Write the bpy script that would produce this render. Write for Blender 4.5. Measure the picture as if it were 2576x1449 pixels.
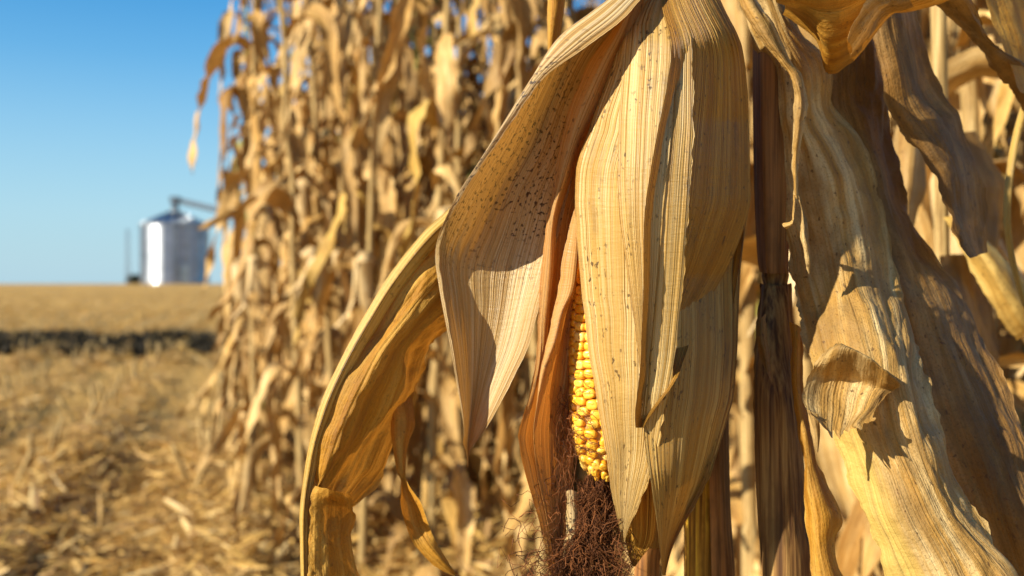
import bpy, math, random
import numpy as np
from mathutils import Vector, Matrix

for o in list(bpy.data.objects):
    bpy.data.objects.remove(o)
S = bpy.context.scene
C = S.collection
R = math.radians

# ------------------------------------------------------------------ camera
CAM_H = 0.85          # camera height above the field
LENS = 35.0
F = 2576.0 * LENS / 36.0      # focal length in units of the photo's working pixels (2576 wide)
HX, HY = 1288.0, 711.0        # principal column and horizon row
D0 = 0.505                    # distance of the ear's axis
cd = bpy.data.cameras.new('camera')
cam = bpy.data.objects.new('camera', cd)
C.objects.link(cam)
cam.location = (0, 0, CAM_H)
cam.rotation_euler = (R(90), 0, 0)
cd.lens = LENS
cd.sensor_width = 36
cd.shift_y = -(724.5 - HY) / 2576.0
cd.clip_start = 0.02
cd.clip_end = 5000
cd.dof.use_dof = True
cd.dof.focus_distance = 0.468
cd.dof.aperture_fstop = 8.5
S.camera = cam

# ------------------------------------------------------------------ light
SUN_AZ = -123.0       # degrees clockwise from +Y (the viewing direction)
SUN_EL = 25.0
sdir = Vector((math.sin(R(SUN_AZ)) * math.cos(R(SUN_EL)), math.cos(R(SUN_AZ)) * math.cos(R(SUN_EL)), math.sin(R(SUN_EL))))
ld = bpy.data.lights.new('sun', 'SUN')
ld.energy = 5.0
ld.angle = R(0.53)
ld.color = (1.0, 0.935, 0.81)
sun = bpy.data.objects.new('sun', ld)
C.objects.link(sun)
sun.rotation_euler = sdir.to_track_quat('Z', 'Y').to_euler()
sun.location = sdir * 50
W_ = bpy.data.worlds.new('World')
S.world = W_
W_.use_nodes = True
wn = W_.node_tree
bg = wn.nodes['Background']
sky = wn.nodes.new('ShaderNodeTexSky')
sky.sky_type = 'NISHITA'
sky.sun_disc = False
sky.sun_elevation = R(SUN_EL)
sky.sun_rotation = R(SUN_AZ)
sky.air_density = 1.0
sky.dust_density = 0.1
sky.ozone_density = 3.0
hs = wn.nodes.new('ShaderNodeHueSaturation')
hs.inputs['Saturation'].default_value = 1.62
wn.links.new(sky.outputs[0], hs.inputs['Color'])
tcw = wn.nodes.new('ShaderNodeTexCoord')
sxw = wn.nodes.new('ShaderNodeSeparateXYZ'); wn.links.new(tcw.outputs['Generated'], sxw.inputs[0])
mrw = wn.nodes.new('ShaderNodeMapRange'); mrw.interpolation_type = 'SMOOTHSTEP'
mrw.inputs['From Min'].default_value = -0.05; mrw.inputs['From Max'].default_value = 0.40
mrw.inputs['To Min'].default_value = 0.95; mrw.inputs['To Max'].default_value = 0.0
wn.links.new(sxw.outputs[2], mrw.inputs['Value'])
mxw = wn.nodes.new('ShaderNodeMix'); mxw.data_type = 'RGBA'      # pale blue air near the horizon, all the way round
wn.links.new(mrw.outputs[0], mxw.inputs[0]); wn.links.new(hs.outputs[0], mxw.inputs[6])
mxw.inputs[7].default_value = (2.35, 3.75, 4.65, 1)
wn.links.new(mxw.outputs[2], bg.inputs[0])
bg.inputs[1].default_value = 0.09
S.view_settings.view_transform = 'Standard'
S.view_settings.look = 'None'
S.view_settings.exposure = 0.96
S.view_settings.gamma = 1.0
S.view_settings.use_curve_mapping = False
S.render.engine = 'CYCLES'
S.cycles.use_denoising = True
S.cycles.max_bounces = 8
S.cycles.diffuse_bounces = 5
S.cycles.transmission_bounces = 4
S.cycles.sample_clamp_indirect = 6

rng = np.random.default_rng(11)
random.seed(5)

# ------------------------------------------------------------------ helpers
def P(px, py, dcm=0.0):
    """photo pixel (2576 wide) at a depth offset in cm from the ear's axis -> world point"""
    d = D0 + dcm * 0.01
    return np.array(((px - HX) / F * d, d, CAM_H + (HY - py) / F * d))

def at(px, py, d):
    return np.array(((px - HX) / F * d, d, CAM_H + (HY - py) / F * d))

_lat = np.random.default_rng(3).uniform(-1, 1, (256, 256))
def vnoise(x, y):
    x = np.asarray(x, float); y = np.asarray(y, float)
    x, y = np.broadcast_arrays(x, y)
    xi = np.floor(x).astype(int); yi = np.floor(y).astype(int)
    fx = x - xi; fy = y - yi
    fx = fx * fx * (3 - 2 * fx); fy = fy * fy * (3 - 2 * fy)
    a = _lat[xi % 256, yi % 256]; b = _lat[(xi + 1) % 256, yi % 256]
    c = _lat[xi % 256, (yi + 1) % 256]; d = _lat[(xi + 1) % 256, (yi + 1) % 256]
    return (a * (1 - fx) + b * fx) * (1 - fy) + (c * (1 - fx) + d * fx) * fy

def fbm(x, y, n=3):
    s = 0; a = 1.0
    for i in range(n):
        s = s + a * vnoise(np.asarray(x) * 2 ** i + 17 * i, np.asarray(y) * 2 ** i + 31 * i); a *= 0.5
    return s

def mesh_obj(name, verts, faces, mat, parent=None, uv=None, nuv=None, smooth=True):
    me = bpy.data.meshes.new(name)
    me.from_pydata([tuple(v) for v in verts], [], faces)
    if uv is not None:
        idx = np.empty(len(me.loops), dtype=np.int32)
        me.loops.foreach_get('vertex_index', idx)
        l = me.uv_layers.new(name='UVMap')
        l.data.foreach_set('uv', np.asarray(uv, np.float32)[idx].ravel())
        if nuv is not None:
            l = me.uv_layers.new(name='norm')
            l.data.foreach_set('uv', np.asarray(nuv, np.float32)[idx].ravel())
    if smooth:
        me.polygons.foreach_set('use_smooth', [True] * len(me.polygons))
    me.materials.append(mat)
    me.update()
    return link(name, me, parent)

def link(name, me, parent=None):
    o = bpy.data.objects.new(name, me)
    C.objects.link(o)
    if parent is not None:
        o.parent = parent
        if parent.get('world_parts'):
            o.location = -parent.location
    return o

def tag(o, label=None, cat=None, group=None, kind=None):
    if label: o['label'] = label
    if cat: o['category'] = cat
    if group: o['group'] = group
    if kind: o['kind'] = kind
    return o

def empty(name, loc, world_parts=False):
    o = bpy.data.objects.new(name, None)
    C.objects.link(o)
    o.location = loc
    o.empty_display_size = 0.05
    if world_parts: o['world_parts'] = 1
    return o

def catmull(P0, P1, P2, P3, t):
    return 0.5 * ((2 * P1) + (-P0 + P2) * t + (2 * P0 - 5 * P1 + 4 * P2 - P3) * t * t + (-P0 + 3 * P1 - 3 * P2 + P3) * t ** 3)

def resample(A, n):
    """Catmull-Rom along axis 0 to n samples, spaced by mean chord length"""
    A = np.asarray(A, float)
    m = len(A)
    seg = np.linalg.norm(np.diff(A.reshape(m, -1, 3), axis=0), axis=2).mean(axis=1) + 1e-6
    cum = np.concatenate([[0], np.cumsum(seg)])
    out = []
    for s in np.linspace(0, cum[-1], n):
        i = min(int(np.searchsorted(cum, s, side='right')) - 1, m - 2)
        i = max(i, 0)
        t = (s - cum[i]) / seg[i]
        out.append(catmull(A[max(i - 1, 0)], A[i], A[i + 1], A[min(i + 2, m - 1)], t))
    return np.array(out)

def grid_normals(G):
    du = np.gradient(G, axis=1); dv = np.gradient(G, axis=0)
    n = np.cross(du, dv)
    n /= (np.linalg.norm(n, axis=2, keepdims=True) + 1e-12)
    return n

def grid_faces(nv, nu):
    return [(i * nu + j, i * nu + j + 1, (i + 1) * nu + j + 1, (i + 1) * nu + j) for i in range(nv - 1) for j in range(nu - 1)]

def finish_grid(G, name, mat, parent, pleat=0.0, pleat_n=14, crumple=0.0, crumple_f=60, ragged=0.0, rag_f=220, seed=0, drop=None, rag_end=0.0, label=None):
    nv, nu = G.shape[:2]
    u = np.linspace(0, 1, nu)[None, :] * np.ones((nv, 1))
    lv = np.concatenate([[0], np.cumsum(np.linalg.norm(np.diff(G, axis=0), axis=2).mean(axis=1))])
    v = lv[:, None] * np.ones((1, nu))
    width = np.linalg.norm(np.diff(G, axis=1), axis=2).sum(axis=1).max()
    wrow = np.linalg.norm(np.diff(G, axis=1), axis=2).sum(axis=1)[:, None] / width
    N = grid_normals(G)
    if pleat:
        ph = pleat_n * u * 2 * math.pi + 0.9 * fbm(u * 5 + seed, v * 6 + seed)
        amp = 0.55 + 0.6 * fbm(u * 4 + seed * 1.3, v * 12 + 3)
        G = G + N * (pleat * np.clip(wrow * 1.5, 0, 1)[..., None] * ((np.sin(ph) * 0.55 * amp + vnoise(u * pleat_n * 1.3 + seed * 3.1, v * 7) * 0.8 + 0.9 * vnoise(u * 6 + seed * 5.1, v * 8))[..., None]))
    if crumple:
        G = G + N * (crumple * fbm(u * width * crumple_f + seed * 7.7, v * crumple_f * 0.6 + seed, 4)[..., None])
    if ragged:
        t = np.gradient(G, axis=1); t /= (np.linalg.norm(t, axis=2, keepdims=True) + 1e-12)
        wl = np.clip(1 - u * nu / 3.0, 0, 1); wr = np.clip(1 - (1 - u) * nu / 3.0, 0, 1)
        nl = fbm(v * rag_f, v * 0 + seed + 0.3); nr = fbm(v * rag_f, v * 0 + seed + 9.3)
        G = G + t * (ragged * np.clip(wrow * 3, 0, 1) * (nl * wl + nr * wr))[..., None]
    if rag_end:
        tv = np.gradient(G, axis=0); tv /= (np.linalg.norm(tv, axis=2, keepdims=True) + 1e-12)
        G = G + tv * (rag_end * np.clip(1 - (nv - 1 - np.arange(nv)) / 7.0, 0, 1)[:, None] * fbm(u * width * 150, u * 0 + seed, 3))[..., None]
    uv = np.stack([u * width, v], axis=2).reshape(-1, 2)
    nuv = np.stack([u, v / max(lv[-1], 1e-6)], axis=2).reshape(-1, 2)
    faces = grid_faces(nv, nu)
    if drop is not None:
        faces = [f for f, k in zip(faces, [drop((i + .5) / nv, (j + .5) / nu) for i in range(nv - 1) for j in range(nu - 1)]) if not k]
    o = mesh_obj(name, G.reshape(-1, 3), faces, mat, parent, uv, nuv)
    if label: o['label'] = label
    return o

def patch(name, rows, mat, parent, nv=90, nu=30, **kw):
    """rows: control rows of (px, py, depth cm) points -> smooth sheet"""
    A = np.array([[P(*p) for p in r] for r in rows])
    A = resample(A, nv)
    G = resample(A.transpose(1, 0, 2), nu).transpose(1, 0, 2)
    return finish_grid(G, name, mat, parent, **kw)

def tube(pts, rad, sides=10):
    pts = np.asarray(pts, float); n = len(pts)
    rad = np.broadcast_to(np.asarray(rad, float), (n,))
    T = np.gradient(pts, axis=0); T /= np.linalg.norm(T, axis=1, keepdims=True) + 1e-12
    ref = np.array((0.13, 1.0, 0.07)); 
    if abs(np.dot(ref / np.linalg.norm(ref), T[0])) > 0.9: ref = np.array((1.0, 0.1, 0.2))
    A = np.cross(T, ref); A /= np.linalg.norm(A, axis=1, keepdims=True) + 1e-12
    B = np.cross(T, A)
    a = np.linspace(0, 2 * math.pi, sides, endpoint=False)
    V = pts[:, None] + rad[:, None, None] * (np.cos(a)[None, :, None] * A[:, None] + np.sin(a)[None, :, None] * B[:, None])
    faces = [(i * sides + j, i * sides + (j + 1) % sides, (i + 1) * sides + (j + 1) % sides, (i + 1) * sides + j) for i in range(n - 1) for j in range(sides)]
    faces.append(tuple(range(sides - 1, -1, -1))); faces.append(tuple((n - 1) * sides + j for j in range(sides)))
    return V.reshape(-1, 3), faces

class MB:
    def __init__(s): s.v = []; s.f = []; s.n = 0
    def add(s, v, f):
        v = np.asarray(v, float); s.v.append(v); s.f += [tuple(i + s.n for i in q) for q in f]; s.n += len(v)
    def tube(s, pts, rad, sides=8): s.add(*tube(pts, rad, sides))
    def box(s, c, d, rz=0):
        x, y, z = np.array(d) / 2.0
        v = np.array([(i, j, k) for k in (-z, z) for j in (-y, y) for i in (-x, x)])
        cr, sr = math.cos(rz), math.sin(rz)
        v = np.stack([v[:, 0] * cr - v[:, 1] * sr, v[:, 0] * sr + v[:, 1] * cr, v[:, 2]], 1) + np.array(c)
        s.add(v, [(0, 2, 3, 1), (4, 5, 7, 6), (0, 1, 5, 4), (2, 6, 7, 3), (0, 4, 6, 2), (1, 3, 7, 5)])
    def build(s, name, mat, parent=None, smooth=True):
        return mesh_obj(name, np.concatenate(s.v), s.f, mat, parent, smooth=smooth)

# ------------------------------------------------------------------ materials
def new_mat(name):
    m = bpy.data.materials.new(name); m.use_nodes = True
    nt = m.node_tree; nt.nodes.clear()
    return m, nt, nt.nodes, nt.links

def nd(nt, typ, **kw):
    n = nt.nodes.new(typ)
    for k, v in kw.items():
        if k.startswith('i_'):
            key = k[2:]
            n.inputs[int(key) if key.isdigit() else key].default_value = v
        else:
            setattr(n, k, v)
    return n

def ramp(nt, fac, stops, interp='LINEAR'):
    r = nt.nodes.new('ShaderNodeValToRGB'); r.color_ramp.interpolation = interp
    e = r.color_ramp.elements
    while len(e) < len(stops): e.new(0.5)
    for q, (p, c) in zip(e, stops):
        q.position = p; q.color = (*c, 1) if len(c) == 3 else c
    nt.links.new(fac, r.inputs[0])
    return r.outputs[0]

def mixc(nt, fac, a, b, blend='MIX'):
    m = nt.nodes.new('ShaderNodeMix'); m.data_type = 'RGBA'; m.blend_type = blend
    for s, x in ((m.inputs[0], fac), (m.inputs[6], a), (m.inputs[7], b)):
        if hasattr(x, 'is_linked') or hasattr(x, 'links'): nt.links.new(x, s)
        else: s.default_value = x if not isinstance(x, tuple) else ((*x, 1) if len(x) == 3 else x)
    return m.outputs[2]

def math_(nt, op, a, b=None, c=None, clamp=False):
    m = nt.nodes.new('ShaderNodeMath'); m.operation = op; m.use_clamp = clamp
    for i, x in enumerate((a, b, c)):
        if x is None: continue
        if hasattr(x, 'links'): nt.links.new(x, m.inputs[i])
        else: m.inputs[i].default_value = x
    return m.outputs[0]

def scaled_uv(nt, sx, sy, layer='UVMap', seed=True):
    uv = nd(nt, 'ShaderNodeUVMap', uv_map=layer)
    mp = nd(nt, 'ShaderNodeMapping'); mp.inputs['Scale'].default_value = (sx, sy, 1)
    nt.links.new(uv.outputs[0], mp.inputs[0])
    if seed:
        oi = nd(nt, 'ShaderNodeObjectInfo')
        cx = nd(nt, 'ShaderNodeCombineXYZ')
        nt.links.new(math_(nt, 'MULTIPLY', oi.outputs['Random'], 37.0), cx.inputs[0])
        nt.links.new(math_(nt, 'MULTIPLY', oi.outputs['Random'], 91.0), cx.inputs[1])
        nt.links.new(math_(nt, 'MULTIPLY', oi.outputs['Random'], 13.0), cx.inputs[2])
        nt.links.new(cx.outputs[0], mp.inputs['Location'])
    return mp.outputs[0]

def noise(nt, vec, scale=1.0, detail=3, rough=0.55):
    n = nd(nt, 'ShaderNodeTexNoise'); n.inputs['Scale'].default_value = scale
    n.inputs['Detail'].default_value = detail; n.inputs['Roughness'].default_value = rough
    if vec is not None: nt.links.new(vec, n.inputs['Vector'])
    return n.outputs['Fac']

def sheet_out(nt, col, trans_col, trans, bump, rough=0.55, bump_d=0.0006, spec=0.25, bstr=1.0):
    pb = nd(nt, 'ShaderNodeBsdfPrincipled'); pb.inputs['Roughness'].default_value = rough
    pb.inputs['Specular IOR Level'].default_value = spec
    nt.links.new(col, pb.inputs['Base Color'])
    tr = nd(nt, 'ShaderNodeBsdfTranslucent'); nt.links.new(trans_col, tr.inputs[0])
    if bump is not None:
        b = nd(nt, 'ShaderNodeBump'); b.inputs['Distance'].default_value = bump_d; b.inputs['Strength'].default_value = bstr
        nt.links.new(bump, b.inputs['Height'])
        nt.links.new(b.outputs[0], pb.inputs['Normal']); nt.links.new(b.outputs[0], tr.inputs['Normal'])
    mx = nd(nt, 'ShaderNodeMixShader'); mx.inputs[0].default_value = trans
    nt.links.new(pb.outputs[0], mx.inputs[1]); nt.links.new(tr.outputs[0], mx.inputs[2])
    out = nd(nt, 'ShaderNodeOutputMaterial'); nt.links.new(mx.outputs[0], out.inputs[0])

def husk_mat(name, pale, gold, deep, spots=0.3, mildew=0.4, trans=0.22, warm=(0.75, 0.36, 0.06), dense=0.0):
    m, nt, N, L = new_mat(name)
    # ribs that run the length of the husk
    fine = noise(nt, scaled_uv(nt, 1350, 4), 1, 2)
    mid = noise(nt, scaled_uv(nt, 360, 4), 1, 2)
    wide = noise(nt, scaled_uv(nt, 70, 7), 1, 3)
    patchy = noise(nt, scaled_uv(nt, 38, 24), 1, 4, 0.6)
    ribs = math_(nt, 'ADD', math_(nt, 'MULTIPLY', fine, 0.76), math_(nt, 'MULTIPLY', mid, 0.24))
    c = ramp(nt, ribs, [(0.34, deep), (0.45, gold), (0.55, pale), (0.75, tuple(min(1, x * 1.12) for x in pale))])
    c = mixc(nt, math_(nt, 'MULTIPLY', ramp(nt, wide, [(0.46, (0, 0, 0)), (0.64, (1, 1, 1))]), 0.7), c, gold)
    # grey mildew film, in streaks
    sm = noise(nt, scaled_uv(nt, 330, 26), 1, 4, 0.65)
    mil = math_(nt, 'MULTIPLY', ramp(nt, patchy, [(0.50, (0, 0, 0)), (0.70, (1, 1, 1))]), ramp(nt, sm, [(0.45, (0, 0, 0)), (0.62, (1, 1, 1))]))
    c = mixc(nt, math_(nt, 'MULTIPLY', mil, mildew), c, (0.105, 0.08, 0.045))
    # black specks of mould
    sp = noise(nt, scaled_uv(nt, 520, 400) if dense else scaled_uv(nt, 430, 300), 1, 2, 0.5)
    area = noise(nt, scaled_uv(nt, 60, 40), 1, 2)
    spk = math_(nt, 'MULTIPLY', ramp(nt, sp, [(0.605 - dense * 0.55, (0, 0, 0)), (0.675 - dense * 0.55, (1, 1, 1))]), ramp(nt, area, [(0.45 - dense, (0, 0, 0)), (0.58 - dense, (1, 1, 1))]))
    if dense:
        nv_ = nd(nt, 'ShaderNodeUVMap', uv_map='norm'); sv = nd(nt, 'ShaderNodeSeparateXYZ'); nt.links.new(nv_.outputs[0], sv.inputs[0])
        spk = math_(nt, 'MULTIPLY', spk, ramp(nt, sv.outputs[1], [(0.12, (0.1, 0.1, 0.1)), (0.28, (1, 1, 1)), (0.52, (1, 1, 1)), (0.66, (0.06, 0.06, 0.06))]))
    c = mixc(nt, math_(nt, 'MULTIPLY', spk, spots, clamp=True), c, (0.035, 0.02, 0.01))
    tc = mixc(nt, 1.0, c, (*warm, 1), 'MULTIPLY')
    tc = mixc(nt, 0.45, tc, (*warm, 1))
    cross = noise(nt, scaled_uv(nt, 90, 520), 1, 3, 0.6)
    ribs = math_(nt, 'ADD', ribs, math_(nt, 'MULTIPLY', cross, 0.22))
    sheet_out(nt, c, tc, trans, ribs, rough=0.45, bump_d=0.0017, spec=0.4)
    return m

def leaf_mat(name, pale, tan, deep, mottle=0.6, trans=0.2, warm=(0.6, 0.3, 0.06), rib=None, objrand=False, green=None):
    m, nt, N, L = new_mat(name)
    vein = noise(nt, scaled_uv(nt, 420, 5), 1, 3)
    streak = noise(nt, scaled_uv(nt, 120, 9), 1, 4, 0.6)
    blot = noise(nt, scaled_uv(nt, 42, 22), 1, 4, 0.62)
    grain = noise(nt, scaled_uv(nt, 900, 700), 1, 3, 0.7)
    c = ramp(nt, streak, [(0.22, deep), (0.45, tan), (0.66, pale)])
    c = mixc(nt, math_(nt, 'MULTIPLY', ramp(nt, blot, [(0.44, (0, 0, 0)), (0.60, (1, 1, 1))]), mottle), c, tuple(x * 0.55 + 0.015 for x in tan))
    c = mixc(nt, math_(nt, 'MULTIPLY', ramp(nt, grain, [(0.50, (0, 0, 0)), (0.64, (1, 1, 1))]), 0.5 * mottle), c, tuple(x * 0.28 for x in tan))
    fl = noise(nt, scaled_uv(nt, 300, 240), 1, 2, 0.5)
    c = mixc(nt, math_(nt, 'MULTIPLY', ramp(nt, fl, [(0.66, (0, 0, 0)), (0.71, (1, 1, 1))]), mottle), c, (0.07, 0.035, 0.015))
    c = mixc(nt, math_(nt, 'MULTIPLY', ramp(nt, vein, [(0.32, (1, 1, 1)), (0.48, (0, 0, 0))]), 0.22), c, deep)
    if rib:
        nv_ = nd(nt, 'ShaderNodeUVMap', uv_map='norm'); sv = nd(nt, 'ShaderNodeSeparateXYZ'); nt.links.new(nv_.outputs[0], sv.inputs[0])
        edge = math_(nt, 'ADD', sv.outputs[0], math_(nt, 'MULTIPLY', math_(nt, 'SUBTRACT', streak, 0.5), 0.35))
        gl = ramp(nt, vein, [(0.3, tuple(x * 0.55 for x in rib)), (0.6, rib)])
        c = mixc(nt, math_(nt, 'MULTIPLY', ramp(nt, edge, [(0.10, (1, 1, 1)), (0.30, (0, 0, 0))]), ramp(nt, sv.outputs[1], [(0.64, (0, 0, 0)), (0.80, (1, 1, 1))])), c, gl)
    if objrand:
        oi = nd(nt, 'ShaderNodeObjectInfo')
        tint = ramp(nt, oi.outputs['Random'], objrand)
        c = mixc(nt, 1.0, c, tint, 'MULTIPLY')
    tc = mixc(nt, 1.0, c, (*warm, 1), 'MULTIPLY')
    tc = mixc(nt, 0.35, tc, (*warm, 1))
    sheet_out(nt, c, tc, trans, math_(nt, 'ADD', math_(nt, 'ADD', vein, math_(nt, 'MULTIPLY', grain, 0.3)), math_(nt, 'MULTIPLY', noise(nt, scaled_uv(nt, 110, 160), 1, 4, 0.6), 0.7)), rough=0.55, bump_d=0.0014, spec=0.18)
    return m

def stalk_mat(name, a, b, d, spots=0.5):
    m, nt, N, L = new_mat(name)
    tc = nd(nt, 'ShaderNodeTexCoord')
    mp = nd(nt, 'ShaderNodeMapping'); mp.inputs['Scale'].default_value = (420, 420, 9); L.new(tc.outputs['Object'], mp.inputs[0])
    st = noise(nt, mp.outputs[0], 1, 3)
    mp2 = nd(nt, 'ShaderNodeMapping'); mp2.inputs['Scale'].default_value = (60, 60, 22); L.new(tc.outputs['Object'], mp2.inputs[0])
    bl = noise(nt, mp2.outputs[0], 1, 4, 0.65)
    c = ramp(nt, st, [(0.35, d), (0.5, b), (0.68, a)])
    c = mixc(nt, math_(nt, 'MULTIPLY', ramp(nt, bl, [(0.5, (0, 0, 0)), (0.66, (1, 1, 1))]), spots), c, tuple(x * 0.25 for x in b))
    pb = nd(nt, 'ShaderNodeBsdfPrincipled'); pb.inputs['Roughness'].default_value = 0.7; pb.inputs['Specular IOR Level'].default_value = 0.2
    L.new(c, pb.inputs['Base Color'])
    bp = nd(nt, 'ShaderNodeBump'); bp.inputs['Distance'].default_value = 0.0008; L.new(st, bp.inputs['Height']); L.new(bp.outputs[0], pb.inputs['Normal'])
    out = nd(nt, 'ShaderNodeOutputMaterial'); L.new(pb.outputs[0], out.inputs[0])
    return m

def plain_mat(name, col, rough=0.6, metal=0.0, var=None, var_scale=(1, 1, 1), spec=0.4):
    m, nt, N, L = new_mat(name)
    pb = nd(nt, 'ShaderNodeBsdfPrincipled'); pb.inputs['Roughness'].default_value = rough; pb.inputs['Metallic'].default_value = metal
    pb.inputs['Specular IOR Level'].default_value = spec
    if var:
        tc = nd(nt, 'ShaderNodeTexCoord'); mp = nd(nt, 'ShaderNodeMapping'); mp.inputs['Scale'].default_value = var_scale
        L.new(tc.outputs['Object'], mp.inputs[0])
        L.new(ramp(nt, noise(nt, mp.outputs[0], 1, 4), [(0.35, var), (0.65, col)]), pb.inputs['Base Color'])
    else:
        pb.inputs['Base Color'].default_value = (*col, 1)
    out = nd(nt, 'ShaderNodeOutputMaterial'); L.new(pb.outputs[0], out.inputs[0])
    return m

M = {}
M['husk'] = husk_mat('dry_husk', (0.66, 0.465, 0.19), (0.51, 0.295, 0.066), (0.24, 0.105, 0.015), spots=0.8, mildew=0.7, warm=(0.75, 0.34, 0.04))
M['husk_flap'] = husk_mat('spotted_husk', (0.62, 0.46, 0.235), (0.47, 0.285, 0.085), (0.22, 0.105, 0.022), spots=1.0, dense=0.09, mildew=0.35, trans=0.24)
M['husk_gold'] = husk_mat('golden_husk', (0.55, 0.305, 0.05), (0.34, 0.145, 0.012), (0.12, 0.04, 0.003), spots=0.7, mildew=0.7, trans=0.16, warm=(0.6, 0.25, 0.02))
M['husk_tan'] = husk_mat('tan_husk', (0.60, 0.385, 0.105), (0.41, 0.205, 0.030), (0.16, 0.065, 0.008), spots=0.7, mildew=0.7, trans=0.16, warm=(0.6, 0.25, 0.02))
M['husk_in'] = husk_mat('inner_husk', (0.62, 0.37, 0.13), (0.55, 0.27, 0.06), (0.36, 0.15, 0.028), spots=0.7, mildew=0.15, trans=0.34, warm=(0.85, 0.36, 0.05))
M['leaf'] = leaf_mat('dry_leaf', (0.70, 0.51, 0.225), (0.47, 0.262, 0.062), (0.21, 0.09, 0.013), mottle=0.75)
M['leaf_rib'] = leaf_mat('ribbed_leaf', (0.70, 0.51, 0.225), (0.47, 0.262, 0.062), (0.21, 0.09, 0.013), mottle=0.75, rib=(0.60, 0.41, 0.10))
M['leaf_grey'] = leaf_mat('weathered_leaf', (0.34, 0.195, 0.064), (0.23, 0.115, 0.026), (0.09, 0.038, 0.007), mottle=0.8, trans=0.14)
M['leaf_gold'] = leaf_mat('golden_leaf', (0.64, 0.38, 0.075), (0.46, 0.215, 0.022), (0.21, 0.072, 0.006), mottle=0.45, trans=0.25, warm=(0.75, 0.34, 0.04))
M['midrib'] = husk_mat('leaf_midrib', (0.58, 0.39, 0.10), (0.44, 0.25, 0.038), (0.20, 0.09, 0.011), spots=0.4, mildew=0.6, trans=0.1)
M['stalk'] = stalk_mat('dry_stalk', (0.34, 0.20, 0.06), (0.20, 0.10, 0.028), (0.07, 0.03, 0.01))
M['stalk_red'] = stalk_mat('brown_stalk', (0.34, 0.15, 0.04), (0.24, 0.10, 0.025), (0.11, 0.045, 0.012))
M['stalk_green'] = stalk_mat('olive_stalk', (0.80, 0.50, 0.045), (0.42, 0.20, 0.018), (0.11, 0.042, 0.006), 0.9)

# kernel: waxy yellow
def kernel_mat():
    m, nt, N, L = new_mat('kernel')
    oi = nd(nt, 'ShaderNodeObjectInfo')
    tc = nd(nt, 'ShaderNodeTexCoord')
    sx = nd(nt, 'ShaderNodeSeparateXYZ'); L.new(tc.outputs['Object'], sx.inputs[0])
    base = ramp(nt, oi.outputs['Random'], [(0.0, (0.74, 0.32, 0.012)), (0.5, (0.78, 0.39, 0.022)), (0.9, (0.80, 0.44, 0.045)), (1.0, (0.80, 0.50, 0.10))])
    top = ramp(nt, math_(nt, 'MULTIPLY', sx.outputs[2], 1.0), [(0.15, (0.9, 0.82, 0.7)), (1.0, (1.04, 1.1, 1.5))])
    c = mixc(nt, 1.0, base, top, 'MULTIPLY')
    pb = nd(nt, 'ShaderNodeBsdfPrincipled'); L.new(c, pb.inputs['Base Color'])
    pb.inputs['Roughness'].default_value = 0.38; pb.inputs['Specular IOR Level'].default_value = 0.5
    pb.inputs['Subsurface Weight'].default_value = 0.25; pb.inputs['Subsurface Radius'].default_value = (1.0, 0.5, 0.12); pb.inputs['Subsurface Scale'].default_value = 0.002
    out = nd(nt, 'ShaderNodeOutputMaterial'); L.new(pb.outputs[0], out.inputs[0])
    return m
M['kernel'] = kernel_mat()
M['cob'] = plain_mat('cob_core', (0.42, 0.22, 0.06), 0.8)

def silk_mat(name, a, b):
    m, nt, N, L = new_mat(name)
    g = nd(nt, 'ShaderNodeNewGeometry')
    c = ramp(nt, g.outputs['Random Per Island'], [(0.0, a), (0.7, b), (1.0, tuple(x * 1.7 for x in b))])
    pb = nd(nt, 'ShaderNodeBsdfPrincipled'); L.new(c, pb.inputs['Base Color']); pb.inputs['Roughness'].default_value = 0.7; pb.inputs['Specular IOR Level'].default_value = 0.15
    out = nd(nt, 'ShaderNodeOutputMaterial'); L.new(pb.outputs[0], out.inputs[0])
    return m
M['silk'] = silk_mat('dry_silk', (0.045, 0.015, 0.006), (0.18, 0.064, 0.019))

TINT = [(0.0, (1.05, 1.0, 0.9)), (0.2, (0.50, 0.41, 0.30)), (0.40, (1.15, 1.1, 1.02)), (0.55, (0.85, 0.72, 0.50)), (0.72, (1.2, 1.15, 1.1)), (0.86, (0.62, 0.47, 0.28)), (0.95, (1.15, 1.05, 0.8)), (1.0, (0.85, 0.78, 0.42))]
M['corn_leaf'] = leaf_mat('field_corn_leaf', (0.74, 0.555, 0.27), (0.56, 0.36, 0.125), (0.23, 0.105, 0.022), mottle=0.5, warm=(0.6, 0.34, 0.10), trans=0.15, objrand=TINT)
M['corn_green'] = plain_mat('green_leaf', (0.16, 0.19, 0.03), 0.5, var=(0.30, 0.25, 0.07), var_scale=(6, 6, 2))
M['corn_stalk'] = stalk_mat('field_stalk', (0.50, 0.36, 0.15), (0.36, 0.23, 0.08), (0.19, 0.11, 0.03), 0.3)
M['corn_stalk_green'] = stalk_mat('field_stalk_green', (0.42, 0.38, 0.08), (0.30, 0.27, 0.05), (0.16, 0.12, 0.03), 0.2)
M['corn_ear'] = plain_mat('field_ear_husk', (0.58, 0.42, 0.20), 0.6, var=(0.42, 0.26, 0.09), var_scale=(160, 160, 14))
M['tassel'] = plain_mat('dry_tassel', (0.36, 0.24, 0.11), 0.8, var=(0.26, 0.15, 0.06), var_scale=(60, 60, 60))

# ------------------------------------------------------------------ ground
def ground_h(x, y):
    y = np.asarray(y, float)
    t = np.clip((y - 22) / 90.0, 0, 1); t = t * t * (3 - 2 * t)
    t2 = np.clip((y - 128) / 300.0, 0, 1)
    return 0.70 * t - 9.0 * t2 * t2 + 0.025 * vnoise(np.asarray(x) * 0.9, y * 0.9) * (y < 40) + 0.012 * vnoise(np.asarray(x) * 5, y * 5) * (y < 25)

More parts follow.
